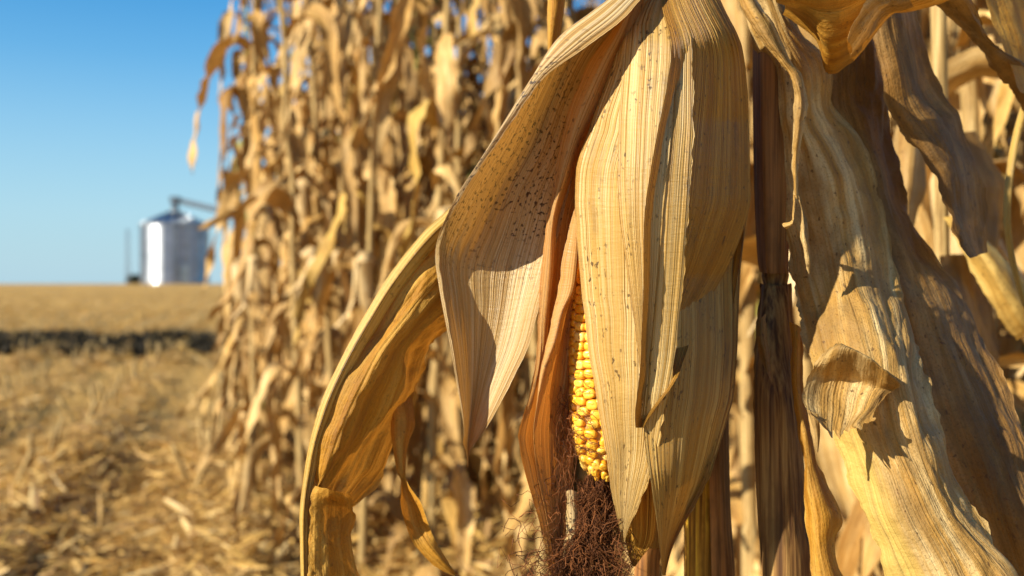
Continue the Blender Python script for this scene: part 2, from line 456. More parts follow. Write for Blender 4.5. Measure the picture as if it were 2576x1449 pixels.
def ground_mat():
    m, nt, N, L = new_mat('stubble_ground')
    tc = nd(nt, 'ShaderNodeTexCoord')
    def mp(s, rot=0.0):
        q = nd(nt, 'ShaderNodeMapping'); q.inputs['Scale'].default_value = s; q.inputs['Rotation'].default_value = (0, 0, rot)
        L.new(tc.outputs['Object'], q.inputs[0]); return q.outputs[0]
    a = noise(nt, mp((34, 15, 10), 0.5), 1, 5, 0.7)
    b = noise(nt, mp((1.1, 0.35, 1), 0.2), 1, 4, 0.6)
    far = noise(nt, mp((0.05, 0.16, 1), 0.12), 1, 4, 0.6)
    c = ramp(nt, a, [(0.32, (0.11, 0.055, 0.018)), (0.43, (0.40, 0.21, 0.050)), (0.55, (0.64, 0.375, 0.095)), (0.70, (0.76, 0.50, 0.17))])
    c = mixc(nt, math_(nt, 'MULTIPLY', ramp(nt, b, [(0.42, (0, 0, 0)), (0.66, (1, 1, 1))]), 0.45), c, (0.19, 0.105, 0.04))
    c = mixc(nt, math_(nt, 'MULTIPLY', ramp(nt, far, [(0.45, (0, 0, 0)), (0.62, (1, 1, 1))]), 0.35), c, (0.58, 0.35, 0.11))
    pb = nd(nt, 'ShaderNodeBsdfPrincipled'); L.new(c, pb.inputs['Base Color']); pb.inputs['Roughness'].default_value = 0.9
    pb.inputs['Specular IOR Level'].default_value = 0.1
    bp = nd(nt, 'ShaderNodeBump'); bp.inputs['Distance'].default_value = 0.03; L.new(a, bp.inputs['Height']); L.new(bp.outputs[0], pb.inputs['Normal'])
    out = nd(nt, 'ShaderNodeOutputMaterial'); L.new(pb.outputs[0], out.inputs[0])
    return m
M['ground'] = ground_mat()
xs = np.concatenate([[-1500, -600, -250, -120, -70], np.arange(-40, -14, 2.0), np.arange(-14, 8, 0.2), np.arange(8, 30, 3.0), [40, 80, 160, 400, 900, 1500]])
ys = np.concatenate([[-60, -20, -8, -3], np.arange(-1, 25, 0.2), np.arange(25, 135, 3.0), np.arange(140, 430, 20), [600, 1200, 2500]])
X, Y = np.meshgrid(xs, ys)
G = np.stack([X, Y, ground_h(X, Y)], 2)
g = mesh_obj('ground', G.reshape(-1, 3), grid_faces(len(ys), len(xs)), M['ground'])
tag(g, 'harvested cornfield ground covered in straw coloured residue', kind='structure')

def residue(name, n, y0, y1, smin, smax, seed, mat, left=True, lift=0.02):
    r = np.random.default_rng(seed)
    V = []; Fc = []
    k = 0
    while k < n:
        u = r.uniform()
        y = 1 / ((1 - u) / y0 + u / y1) if y1 < 12 else y0 * (y1 / y0) ** u
        xmin = -0.56 * y - 0.4
        xmax = (0.30 * y + 0.3) if y < 4.2 else -0.10 * y
        x = r.uniform(xmin, xmax)
        row = (x + 0.27 * y) / 0.76
        heap = math.exp(-((row - round(row)) / 0.20) ** 2)
        if r.uniform() > 0.14 + 0.86 * heap: continue
        L_ = r.uniform(smin, smax) * r.choice((0.5, 1, 1, 1.5)); w = r.uniform(0.005, 0.020) * (0.6 + L_ * 4)
        a = r.uniform(0, 2 * math.pi); tilt = r.normal(0, 0.24)
        z = float(ground_h(x, y)) + lift * r.uniform(0, 1) + heap * r.uniform(0, 0.08) + abs(math.sin(tilt)) * L_ * 0.4
        d = np.array((math.cos(a) * math.cos(tilt), math.sin(a) * math.cos(tilt), math.sin(tilt)))
        s = np.cross(d, (0, 0, 1)); s /= np.linalg.norm(s) + 1e-9
        roll = r.normal(0, 0.6); up = np.cross(s, d); s = s * math.cos(roll) + up * math.sin(roll); up = np.cross(s, d)
        c = np.array((x, y, z)); curl = r.normal(0, 0.25) * L_
        rows = []
        for t, ww in ((-0.5, 0.5), (-0.17, 1.0), (0.17, 0.9), (0.5, 0.3)):
            p = c + d * (t * L_) + up * (curl * (0.25 - t * t))
            rows += [p - s * w * ww * 0.5, p + up * w * 0.25 * ww, p + s * w * ww * 0.5]
        V += rows
        b = k * 12
        for i in range(3):
            for j in range(2):
                Fc.append((b + i * 3 + j, b + i * 3 + j + 1, b + i * 3 + j + 4, b + i * 3 + j + 3))
        k += 1
    return mesh_obj(name, V, Fc, mat)

def residue_mat():
    m, nt, N, L = new_mat('corn_residue')
    g_ = nd(nt, 'ShaderNodeNewGeometry')
    c = ramp(nt, g_.outputs['Random Per Island'], [(0.0, (0.22, 0.115, 0.035)), (0.25, (0.53, 0.295, 0.065)), (0.5, (0.72, 0.45, 0.12)), (0.75, (0.66, 0.385, 0.07)), (1.0, (0.80, 0.58, 0.24))])
    tc = nd(nt, 'ShaderNodeTexCoord')
    c = mixc(nt, math_(nt, 'MULTIPLY', noise(nt, tc.outputs['Object'], 60, 3), 0.6), c, (0.26, 0.15, 0.05))
    pb = nd(nt, 'ShaderNodeBsdfPrincipled'); L.new(c, pb.inputs['Base Color']); pb.inputs['Roughness'].default_value = 0.6
    tr = nd(nt, 'ShaderNodeBsdfTranslucent'); L.new(c, tr.inputs[0])
    mx = nd(nt, 'ShaderNodeMixShader'); mx.inputs[0].default_value = 0.2; L.new(pb.outputs[0], mx.inputs[1]); L.new(tr.outputs[0], mx.inputs[2])
    out = nd(nt, 'ShaderNodeOutputMaterial'); L.new(mx.outputs[0], out.inputs[0])
    return m
M['residue'] = residue_mat()
tag(residue('crop_residue', 30000, 2.2, 11.0, 0.03, 0.12, 1, M['residue']), 'shredded dry corn leaves and husks littering the harvested field', kind='stuff')
tag(residue('far_crop_residue', 22000, 10.0, 60.0, 0.08, 0.22, 2, M['residue'], lift=0.02), 'straw coloured corn litter across the distant field', kind='stuff')

# stubble: cut stalks in rows, the nearest ones as things
STUB_ME = []
for k in range(6):
    h = random.uniform(0.12, 0.24); b = MB()
    lean = np.array((random.uniform(-.05, .05), random.uniform(-.05, .05), 0))
    zs = np.linspace(-0.02, h, 5)
    pts = [lean * (z / h) + np.array((0, 0, z)) for z in zs]
    b.tube(pts, [0.014, 0.012, 0.011, 0.0115, 0.010], 7)
    o_ = b.build('stubble_stalk', M['corn_stalk']); STUB_ME.append(o_.data); bpy.data.objects.remove(o_)
n_st = 0
rows_c = np.arange(-16, 3) * 0.76 - 0.35
cand = []
for rc in rows_c:
    y = 2.7
    while y < 22:
        y += random.uniform(0.14, 0.3)
        x = rc - 0.27 * (y - 3.5) + random.gauss(0, 0.03)
        if x < -0.54 * y - 0.1 or x > -0.19 * y - 0.25: continue
        cand.append((y, x))
cand.sort()
far_b = MB()
for k, (y, x) in enumerate(cand):
    if random.random() < 0.25: continue
    z = float(ground_h(x, y))
    if n_st < 120:
        o_ = link('stubble_stalk', random.choice(STUB_ME)); o_.location = (x, y, z); o_.rotation_euler = (random.gauss(0, .22), random.gauss(0, .22), random.uniform(0, 6.28))
        tag(o_, 'short cut corn stalk in the nearest stubble at the bottom of the field' if y < 4.2 else 'short cut corn stalk in the stubble rows past the foreground litter', 'corn stub', 'cut corn stalks nearest' if y < 4.2 else 'cut corn stalks further back'); n_st += 1
    else:
        far_b.tube([(x, y, z - .02), (x + random.gauss(0, .03), y, z + random.uniform(.12, .24))], 0.013, 5)
tag(far_b.build('far_stubble', M['corn_stalk']), 'distant rows of cut corn stubble', kind='stuff')

# cast shadow band across the field, imitated by low near-black blades
def shadow_band():
    m, nt, N, L = new_mat('shadow_band_dark')
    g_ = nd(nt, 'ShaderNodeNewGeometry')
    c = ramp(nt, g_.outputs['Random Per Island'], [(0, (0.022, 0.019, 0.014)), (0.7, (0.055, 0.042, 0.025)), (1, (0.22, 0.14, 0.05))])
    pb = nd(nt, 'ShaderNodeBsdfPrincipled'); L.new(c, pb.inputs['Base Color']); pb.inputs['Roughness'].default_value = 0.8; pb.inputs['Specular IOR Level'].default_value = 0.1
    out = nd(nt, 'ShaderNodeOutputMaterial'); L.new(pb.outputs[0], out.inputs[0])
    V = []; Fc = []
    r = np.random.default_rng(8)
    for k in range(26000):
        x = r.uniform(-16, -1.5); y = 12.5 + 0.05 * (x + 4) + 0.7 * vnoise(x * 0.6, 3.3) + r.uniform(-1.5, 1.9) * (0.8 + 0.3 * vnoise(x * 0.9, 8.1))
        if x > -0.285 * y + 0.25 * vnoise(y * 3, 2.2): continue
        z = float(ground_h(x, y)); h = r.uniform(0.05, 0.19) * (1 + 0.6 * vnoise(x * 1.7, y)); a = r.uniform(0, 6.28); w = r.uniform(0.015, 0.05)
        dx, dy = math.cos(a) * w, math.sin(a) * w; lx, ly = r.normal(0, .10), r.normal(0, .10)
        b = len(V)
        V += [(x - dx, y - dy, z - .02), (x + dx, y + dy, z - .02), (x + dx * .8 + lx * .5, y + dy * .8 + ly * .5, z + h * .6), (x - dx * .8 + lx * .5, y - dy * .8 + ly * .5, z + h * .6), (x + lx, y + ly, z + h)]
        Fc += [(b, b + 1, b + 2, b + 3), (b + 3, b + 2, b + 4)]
    return mesh_obj('shadow_band', V, Fc, m)
tag(shadow_band(), 'shadow band crossing the stubble field, imitated by low dark blades', kind='stuff')

# ------------------------------------------------------------------ grain bin far off
M['steel'] = plain_mat('galvanised_steel', (0.52, 0.535, 0.54), 0.33, 1.0, var=(0.36, 0.375, 0.39), var_scale=(0.5, 0.5, 1.3))
M['steel_dark'] = plain_mat('dull_steel', (0.06, 0.075, 0.09), 0.6, 0.2)
def lathe(prof, seg=72):
    prof = np.asarray(prof, float); n = len(prof)
    a = np.linspace(0, 2 * math.pi, seg, endpoint=False)
    V = np.stack([prof[:, 0][:, None] * np.cos(a), prof[:, 0][:, None] * np.sin(a), prof[:, 1][:, None] * np.ones(seg)], 2).reshape(-1, 3)
    f = [(i * seg + j, i * seg + (j + 1) % seg, (i + 1) * seg + (j + 1) % seg, (i + 1) * seg + j) for i in range(n - 1) for j in range(seg)]
    return V, f
BD = 122.0
bc = at(440, 716, BD); BR = 162 / 2 / F * BD; BH = (716 - 566) / F * BD; PK = (716 - 528) / F * BD
bz = float(ground_h(bc[0], BD)) - 0.1
binr = empty('grain_bin', (bc[0], BD, bz))
tag(binr, 'round galvanised steel grain bin with conical roof on the far field', 'grain bin')
BH += bc[2] - bz; PK += bc[2] - bz
nring = 8
for k in range(nring):
    z0 = BH * k / nring; z1 = BH * (k + 1) / nring
    zz = np.linspace(z0, z1 - 0.015, 22)
    v, f = lathe([(BR + 0.022 * math.sin((z - z0) / (z1 - z0) * 2 * math.pi * 5) + (0.02 if i in (0,) else 0), z) for i, z in enumerate(zz)])
    mesh_obj('wall_ring', v, f, M['steel'], binr)
v, f = lathe([(BR + 0.16, BH - 0.05), (BR + 0.16, BH + 0.03), (BR * 0.98, BH + 0.10), (0.55, PK - 0.25), (0.55, PK - 0.02), (0.62, PK), (0.0, PK + 0.12)])
roof = mesh_obj('roof', v, f, M['steel'], binr, smooth=False)
for k in range(24):
    a = 2 * math.pi * k / 24
    b = MB(); b.tube([(math.cos(a) * (BR + .12), math.sin(a) * (BR + .12), BH + .07), (math.cos(a) * .6, math.sin(a) * .6, PK - .2)], 0.05, 5)
    b.build('roof_rib', M['steel'], roof)
for k in range(18):
    a = 2 * math.pi * (k + .5) / 18
    b = MB(); b.box((math.cos(a) * (BR + .06), math.sin(a) * (BR + .06), BH / 2), (0.09, 0.12, BH - .1), a)
    b.build('stiffener', M['steel'], binr, smooth=False)
b = MB(); a = R(-55); cx, cy = math.cos(a) * (BR + .1), math.sin(a) * (BR + .1)
b.box((cx, cy, 1.25), (0.14, 1.0, 2.1), a); b.build('door', M['steel'], binr, smooth=False)
b = MB(); a = R(-70); cx, cy = math.cos(a) * (BR + .25), math.sin(a) * (BR + .25); tx, ty = -math.sin(a) * .22, math.cos(a) * .22
for s in (-1, 1): b.tube([(cx + s * tx, cy + s * ty, .3), (cx + s * tx, cy + s * ty, BH + .3)], 0.03, 5)
for z in np.arange(.5, BH, .35): b.tube([(cx - tx, cy - ty, z), (cx + tx, cy + ty, z)], 0.02, 4)
b.build('ladder', M['steel_dark'], binr)
b = MB(); b.tube([(0, 0, PK), (0, 0, PK + (528 - 503) / F * BD)], 0.42, 10); b.box((0, 0, PK + 1.25), (1.0, 0.9, 0.7)); b.build('fill_spout', M['steel_dark'], binr, smooth=False)
# loading auger from the bin's peak down to the right
top = np.array((bc[0], BD, bz + PK + 1.25)); slope = (532 - 503) / (560 - 440)
low = top + np.array((30.0, 3.0, -30.0 * slope))
aug = empty('loading_auger', (low[0], low[1], float(ground_h(low[0], low[1]))), True)
tag(aug, 'long sloping grey loading auger running from the grain bin roof', 'auger')
bpy.context.view_layer.update()
b = MB(); b.tube([top + (top - low) * 0.005, low], 0.34, 10); b.build('auger_tube', M['steel_dark'], aug)
b = MB()
up = np.array((0, 0, .8))
b.tube([top + (low - top) * .05, top + (low - top) * .5 + up * 1.2, low], 0.05, 5)
for t in np.arange(.1, 1, .1): b.tube([top + (low - top) * t, top + (low - top) * t + up * 1.2 * (1 - abs(t - .5) * 2)], 0.04, 4)
b.build('truss', M['steel_dark'], aug)
b = MB()
for s in (-1, 1):
    for t in (.62, .85):
        p = top + (low - top) * t; b.tube([p, (p[0], p[1] + s * 1.6, float(ground_h(p[0], p[1])))], 0.07, 6)
b.build('support_frame', M['steel_dark'], aug)
b = MB(); gl = float(ground_h(low[0], low[1])); b.tube([low, (low[0] + .2, low[1], gl)], 0.3, 8); b.build('hopper', M['steel_dark'], aug)

# slender mast and a low shrub clump left of the bin
mp_ = at(320, 712, 124.0); mz = float(ground_h(mp_[0], 124)) - 0.1
M['mast'] = plain_mat('mast_paint', (0.22, 0.26, 0.30), 0.8, spec=0.1)
mast = empty('lattice_mast', (mp_[0], 124, mz)); tag(mast, 'thin pale lattice mast standing left of the grain bin', 'mast')
mh = (712 - 572) / F * 124
b = MB()
lg = [(0.28 * math.cos(t), 0.28 * math.sin(t)) for t in (0.3, 2.4, 4.5)]
for q in lg: b.tube([(q[0], q[1], 0), (q[0] * .6, q[1] * .6, mh)], 0.045, 5)
b.build('mast_leg', M['mast'], mast)
b = MB()
for k in range(14):
    z0, z1 = mh * k / 14, mh * (k + 1) / 14
    for i in range(3):
        q, w = lg[i], lg[(i + 1) % 3]; b.tube([(q[0] * .9, q[1] * .9, z0), (w[0] * .8, w[1] * .8, z1)], 0.025, 4)
b.build('bracing', M['mast'], mast)
sp_ = at(338, 712, 126.0); sz = float(ground_h(sp_[0], 126))
shr = empty('shrub', (sp_[0], 126, sz)); tag(shr, 'small dark shrub at the foot of the mast by the grain bin', 'shrub')
V = []; Fc = []
r_ = np.random.default_rng(4)
for k in range(700):
    p = r_.normal(0, 1, 3); p /= np.linalg.norm(p); p = p * r_.uniform(.5, 1) * np.array((1.0, .7, .65)) + np.array((0, 0, .55)); d1 = r_.normal(0, .11, 3); d2 = r_.normal(0, .11, 3)
    if p[2] < 0: continue
    b0 = len(V); V += [p - d1, p + d2, p + d1, p - d2]; Fc.append((b0, b0 + 1, b0 + 2, b0 + 3))
M['shrub'] = plain_mat('shrub_leaf', (0.05, 0.06, 0.03), 0.7, var=(0.025, 0.03, 0.02), var_scale=(4, 4, 4))
mesh_obj('crown', V, Fc, M['shrub'], shr)
b = MB(); b.tube([(0, 0, -.1), (.05, 0, .7)], [.07, .04], 6); b.build('trunk', M['stalk'], shr)

# ------------------------------------------------------------------ standing corn behind
def field_leaf(seed):
    r = np.random.default_rng(seed)
    L_ = r.uniform(0.32, 0.70); W = r.uniform(0.028, 0.076)
    nv, nu = 24, 7
    e0 = R(r.uniform(35, 78)); e1 = R(r.uniform(-92, -70)); s0 = r.uniform(0.18, 0.5)
    az = 0.0; p = np.zeros(3); G = np.zeros((nv, nu, 3)); tw0 = r.normal(0, .5); tw1 = r.normal(0, 3.0); curl = r.uniform(-3.4, 3.4); azw = r.normal(0, 1.3)
    ds = L_ / (nv - 1)
    kink = r.uniform(.45, .8); ka = r.normal(0, .8)
    for i in range(nv):
        t = i / (nv - 1)
        q = min(t / s0, 1.0); q = q * q * (3 - 2 * q)
        e = e0 + (e1 - e0) * q + 0.15 * math.sin(t * 9 + seed)
        if t > kink: e = e + ka * (t - kink)
        az = azw * t * t
        d = np.array((math.cos(e) * math.cos(az), math.cos(e) * math.sin(az), math.sin(e)))
        if i: p = p + d * ds
        sd = np.array((-math.sin(az), math.cos(az), 0)); up = np.cross(d, sd)
        tw = tw0 + tw1 * t * t
        a = sd * math.cos(tw) + up * math.sin(tw); n = -sd * math.sin(tw) + up * math.cos(tw)
        w = W * min(1, 0.55 + t * 3) * (1 - t ** 2.6) ** 0.8 + 0.001
        cl = curl * (0.35 + 0.65 * t) + 0.0001
        for j in range(nu):
            s = (j / (nu - 1) - .5)
            ang = s * cl
            lx = math.sin(ang) / cl * w; lz = (1 - math.cos(ang)) / cl * w
            rip = 0.007 * math.sin(t * 26 + seed + j * .4) * (abs(s) * 2) ** 2 + 0.004 * r.normal() * (abs(s) * 2)
            G[i, j] = p + a * lx + n * (lz + rip)
    uv = np.stack([np.linspace(0, W, nu)[None, :] * np.ones((nv, 1)), np.linspace(0, L_, nv)[:, None] * np.ones((1, nu))], 2).reshape(-1, 2)
    o = mesh_obj('leaf', G.reshape(-1, 3), grid_faces(nv, nu), M['corn_leaf'], None, uv, uv)
    me = o.data; bpy.data.objects.remove(o); return me
LEAF_ME = [field_leaf(100 + k) for k in range(44)]
GREEN_ME = []
for k in (3, 9, 17):
    g_ = LEAF_ME[k].copy(); g_.materials.clear(); g_.materials.append(M['corn_green']); GREEN_ME.append(g_)
STALK_ME = []
for k in range(8):
    r = np.random.default_rng(300 + k); H = 2.05; b = MB()
    pts = []; rad = []; bend = r.normal(0, .05, 2)
    for i in range(12):
        z = H * i / 11
        base = np.array((bend[0] * (z / H) ** 2 + r.normal(0, .003), bend[1] * (z / H) ** 2 + r.normal(0, .003), z))
        rr = 0.0135 * (1 - 0.62 * z / H)
        pts += [base + np.array((0, 0, -.006)), base + np.array((0, 0, .006)), base + np.array((0, 0, .03))]; rad += [rr * 1.22, rr * 1.22, rr]
    pts[0] = pts[0] + np.array((0, 0, -.05))
    b.tube(pts, rad, 8)
    o = b.build('stalk', M['corn_stalk_green'] if k in (2,) else M['corn_stalk']); STALK_ME.append(o.data); bpy.data.objects.remove(o)
TASSEL_ME = []
for k in range(4):
    r = np.random.default_rng(500 + k); b = MB()
    b.tube([(0, 0, -.05), (0, 0, .12), (.01, 0, .34)], [.004, .005, .003], 5)
    for q in range(9):
        a = r.uniform(0, 6.28); z0 = r.uniform(.02, .16); l = r.uniform(.14, .24); o_ = r.uniform(.5, 1.2); dr = r.uniform(.0, .14)
        b.tube([(0, 0, z0), (math.cos(a) * l * .35 * o_, math.sin(a) * l * .35 * o_, z0 + l * .5), (math.cos(a) * l * .7 * o_, math.sin(a) * l * .7 * o_, z0 + l * .75 - dr)], [.003, .0055, .003], 5)
    o = b.build('tassel', M['tassel']); TASSEL_ME.append(o.data); bpy.data.objects.remove(o)
EAR_ME = []
for k in range(4):
    r = np.random.default_rng(700 + k); b = MB()
    n = 9; L_ = r.uniform(.18, .24); th = r.uniform(.3, 1.0)
    # shank then a hanging ear in husk with flared tips
    pts = []; rad = []
    for i in range(n):
        t = i / (n - 1); a = 1.0 - (1.0 + 1.2) * min(1, t * 2.2)
        pts.append(np.array((0.02 + 0.05 * min(1, t * 3), 0, 0.05 * min(1, t * 3) - L_ * max(0, t - .15)))); rad.append(0.026 * math.sin(math.pi * min(1, .12 + t * .88)) ** .7 + .003)
    b.tube(pts, rad, 9)
    for q in range(4):
        a = r.uniform(0, 6.28); c = pts[3]
        w = .018; s = np.array((-math.sin(a), math.cos(a), 0)); d = np.array((math.cos(a), math.sin(a), 0))
        rows = []
        for t in np.linspace(0, 1, 6):
            p = c + d * (.022 + .05 * t * t * r.uniform(.6, 1.4)) + np.array((0, 0, .03 - t * L_ * .9))
            ww = w * (1 - t ** 2) + .001
            rows += [p - s * ww, p + d * .006, p + s * ww]
        b.add(rows, [(i * 3 + j, i * 3 + j + 1, i * 3 + j + 4, i * 3 + j + 3) for i in range(5) for j in range(2)])
    o = b.build('ear', M['corn_ear']); EAR_ME.append(o.data); bpy.data.objects.remove(o)

crand = random.Random(42)
def where(x, y):
    px = HX + x / y * F
    if px < 740: return 'tan dried corn plant at the open end of the block against the sky', 'corn plants at the open end of the block'
    if px < 1030: return 'tan dried corn plant behind the long golden arching leaf', 'corn plants behind the arching leaf'
    if px < 1420: return 'tan dried corn plant behind the black spotted husk flap', 'corn plants behind the spotted husk flap'
    if px < 1950: return 'dry corn plant mostly hidden behind the big hanging ear', 'corn plants behind the ear'
    if y < 1.75: return 'dry corn plant close behind the curled leaves on the right', 'near corn plants behind the curled leaves'
    return 'dry corn plant deep in the block behind the curled leaves on the right', 'far corn plants behind the curled leaves'
def corn(x, y, label, group, scale=1.0, nleaf=None, tassel=True, low=0.06, lean=0.05, az=None):
    label, group = where(x, y)
    z = float(ground_h(x, y))
    t = empty('corn_plant', (x, y, z)); tag(t, label, 'corn plant', group)
    t.rotation_euler = (crand.gauss(0, lean), crand.gauss(0, lean), crand.uniform(0, 6.28) if az is None else az)
    t.scale = (scale,) * 3
    si = crand.randrange(8)
    link('stalk', STALK_ME[si], t)
    n = nleaf or crand.randint(25, 31)
    a0 = crand.uniform(0, 6.28)
    for i in range(n):
        h = low + (1.98 - low) * (i + crand.uniform(-.3, .3)) / (n - 1)
        if h < 0.03: h = 0.05
        me = crand.choice(LEAF_ME)
        if h > 1.0 and y > 2.6 and crand.random() < 0.03: me = crand.choice(GREEN_ME)
        l = link('leaf', me, t)
        l.location = (0, 0, h); l.rotation_euler = (crand.gauss(0, .15), crand.gauss(0, .2), a0 + math.pi * i + crand.gauss(0, .9))
        s = crand.uniform(.75, 1.15) * (0.72 if h > 1.75 else 1.0); l.scale = (s, s, s)
    for q in range(crand.choice((1, 1, 2))):
        e = link('ear', crand.choice(EAR_ME), t); e.location = (0, 0, crand.uniform(.8, 1.15)); e.rotation_euler = (0, crand.uniform(-.3, .3), crand.uniform(0, 6.28))
    if tassel:
        q = link('tassel', crand.choice(TASSEL_ME), t); q.location = (0, 0, 2.03)
    return t

LB = 'tan dried corn plant standing blurred in the corn block left of the big ear'
GB = 'corn plants of the block left of the ear'
LR = 'dry corn plant in the blurred shaded corn right of the big ear'
GR = 'corn plants behind the leaves on the right'
# edge plants of the block, facing the harvested strip
n_b = 0
prand = random.Random(9)
spots = []
for rc in range(0, 16):
    for k in range(0, 11):
        y = 3.35 + 0.19 * k + prand.uniform(-.06, .06)
        x = -0.92 + 0.34 * rc - 0.25 * (y - 3.5) + prand.gauss(0, .04)
        front = 3.6 - 1.9 * (x + 0.85)
        if x < -0.266 * y + 0.02: continue
        if x > 0.62 * y + 0.2: continue
        if 1570 < HX + x / y * F < 1790 or y > 5.3 and HX + x / y * F > 1300: continue
        spots.append((x, y))
for x, y in spots:
    # block gets closer on the right; a few plants deep only
    if x < 0.35: corn(x, y, LB, GB, prand.uniform(.98, 1.14))
    elif prand.random() < .8: corn(x, y, LR, GR, prand.uniform(.98, 1.14))
for (x, y) in ((-.62, 3.15), (-.42, 2.95), (-.18, 2.75), (.05, 2.5)):
    corn(x + prand.gauss(0, .03), y, LB, GB, prand.uniform(.95, 1.1))
for (x, y) in ((.50, 1.55), (.62, 1.25), (.75, 1.05), (.70, 1.7), (.95, 1.35), (.55, 2.1), (.85, 2.2), (1.15, 1.9), (.35, 2.5), (1.4, 2.5), (.66, 2.75), (1.0, 2.9), (.58, 1.85), (.42, 1.75), (.8, 1.5), (1.1, 1.6), (.47, 2.15), (.9, 1.85), (1.3, 2.2)):
    corn(x, y, LR, GR, prand.uniform(.95, 1.1), nleaf=24)

# ------------------------------------------------------------------ the ear plant
def interp(tab, y):
    t = np.array(tab, float); return float(np.interp(y, t[:, 0], t[:, 1]))
EAR_C = [(-60, 1722), (0, 1716), (100, 1704), (200, 1702), (300, 1688), (400, 1670), (600, 1668), (800, 1662), (1000, 1668), (1200, 1657), (1350, 1633), (1460, 1640)]
EAR_R = [(-60, 70), (0, 98), (60, 132), (100, 158), (200, 178), (300, 198), (400, 219), (520, 222), (600, 216), (800, 192), (1000, 172), (1200, 126), (1350, 70), (1460, 34)]
def ear_patch(name, ledge, redge, ys, layer, mat, parent, nc=9, vee=None, ext_r=0.0, ext_l=0.0, keel=None, flat=None, fback=3.0, vc=.5, nv=130, nu=44, **kw):
    rows = []
    for y in ys:
        lay = interp(layer, y) if isinstance(layer, list) else layer
        c = interp(EAR_C, y); r = 1.05 * interp(EAR_R, y)
        sm = lambda e: sum(wt * interp([(b, a) for a, b in e], y + k) for k, wt in ((-22, .2), (-9, .25), (0, .1), (9, .25), (22, .2)))
        xl = sm(ledge); xr = sm(redge)
        tl = math.asin(max(-.96, min(.96, (xl - c) / r))) - ext_l; tr = math.asin(max(-.96, min(.96, (xr - c) / r))) + ext_r
        row = []
        for j in range(nc):
            u = j / (nc - 1); th = tl + (tr - tl) * u
            x = c + r * math.sin(th); d = -r * math.cos(th) * 0.0202 + lay
            if vee: d += interp(vee, y) * (u / vc if u < vc else (1 - u) / (1 - vc))
            if flat:
                w = interp(flat, y); dl = -r * math.cos(tl) * 0.0202 + lay
                d = d * (1 - w) + w * (dl + (lay + fback - dl) * u ** 0.85)
            if keel: d += interp(keel, y) * math.exp(-(u / .16) ** 2)
            row.append((x, y, d))
        rows.append(row)
    return patch(name, rows, mat, parent, nv=nv, nu=nu, **kw)

base = P(1950, 711, 2.0)
gz = float(ground_h(base[0], base[1]))
plant = empty('corn_plant', (base[0], base[1], gz), True)
tag(plant, 'dry corn plant in focus with a hanging ear, opened husk and yellow kernels', 'corn plant')
bpy.context.view_layer.update()

# stalk
def stalk_px(name, tab, mat, parent, flat=1.0, sides=20, nodes=(), groove=0.0):
    ys = np.linspace(tab[0][0], tab[-1][0], 140)
    pts = []; rad = []
    for y in ys:
        c = interp([(a, b) for a, b, r, d in tab], y); r = interp([(a, r) for a, b, r, d in tab], y); d = interp([(a, d) for a, b, r, d in tab], y)
        for n_ in nodes:
            r += 5 * math.exp(-((y - n_) / 9.0) ** 2) - 3 * math.exp(-((y - n_ - 16) / 10.0) ** 2)
        pts.append(P(c, y, d)); rad.append(r * D0 / F)
    v, f = tube(pts, rad, sides)
    return mesh_obj(name, v, f, mat, parent)
st = stalk_px('stalk', [(-420, 1905, 24, 4), (0, 1920, 28, 4), (430, 1930, 30, 4), (680, 1950, 33, 4), (800, 1953, 34, 4), (1449, 1965, 38, 4), (2500, 1990, 42, 4.2)], M['stalk'], plant, nodes=(690,))
stalk_px('lower_stalk', [(2490, 1990, 42, 4.2), (4700, 2010, 50, 4.4), (5200, 2010, 52, 4.4)], M['stalk'], plant, nodes=(3200, 4100))
# node scar
nb = MB()
ang = np.linspace(0, 2 * math.pi, 25)
# sheaths wrapping the stalk
patch('leaf_sheath', [[(1913, 712, 3.9), (1924, 716, 3.3), (1950, 718, 3.05), (1976, 716, 3.3), (1989, 712, 3.9)], [(1908, 780, 3.6), (1920, 782, 2.9), (1948, 784, 2.6), (1978, 783, 2.9), (1991, 780, 3.6)], [(1899, 900, 3.3), (1910, 902, 2.4), (1944, 905, 2.0), (1979, 905, 2.4), (1995, 905, 3.3)],
                      [(1897, 1000, 3.2), (1910, 1000, 2.1), (1945, 1002, 1.5), (1985, 1002, 1.9), (2004, 1000, 3.1)],
                      [(1899, 1150, 3.2), (1915, 1150, 2), (1955, 1150, 1.4), (2000, 1150, 1.8), (2020, 1150, 3)],
                      [(1906, 1300, 3.2), (1922, 1300, 1.9), (1965, 1300, 1.3), (2010, 1300, 1.7), (2036, 1300, 2.9)],
                      [(1916, 1460, 3.2), (1932, 1460, 1.8), (1980, 1460, 1.2), (2030, 1460, 1.6), (2058, 1460, 2.8)],
                      [(1940, 1900, 3.2), (1955, 1900, 1.8), (1990, 1900, 1.3), (2030, 1900, 1.8), (2050, 1900, 3)]], M['stalk'], plant, pleat=0.0006, pleat_n=6, ragged=.0008, seed=3)
patch('leaf_sheath', [[(1893, -60, 4), (1915, -60, 2.95), (1950, -60, 2.95), (1975, -60, 4)],
                      [(1893, 150, 4), (1918, 150, 2.95), (1955, 150, 2.95), (1985, 160, 4)],
                      [(1896, 420, 4), (1922, 420, 2.95), (1965, 420, 2.95), (1992, 420, 4)],
                      [(1905, 640, 4), (1928, 640, 2.95), (1962, 640, 2.95), (1984, 640, 4)],
                      [(1913, 685, 4), (1932, 688, 2.95), (1960, 688, 2.95), (1985, 686, 4)]], M['stalk_red'], plant, pleat=0.0005, pleat_n=5, seed=6)
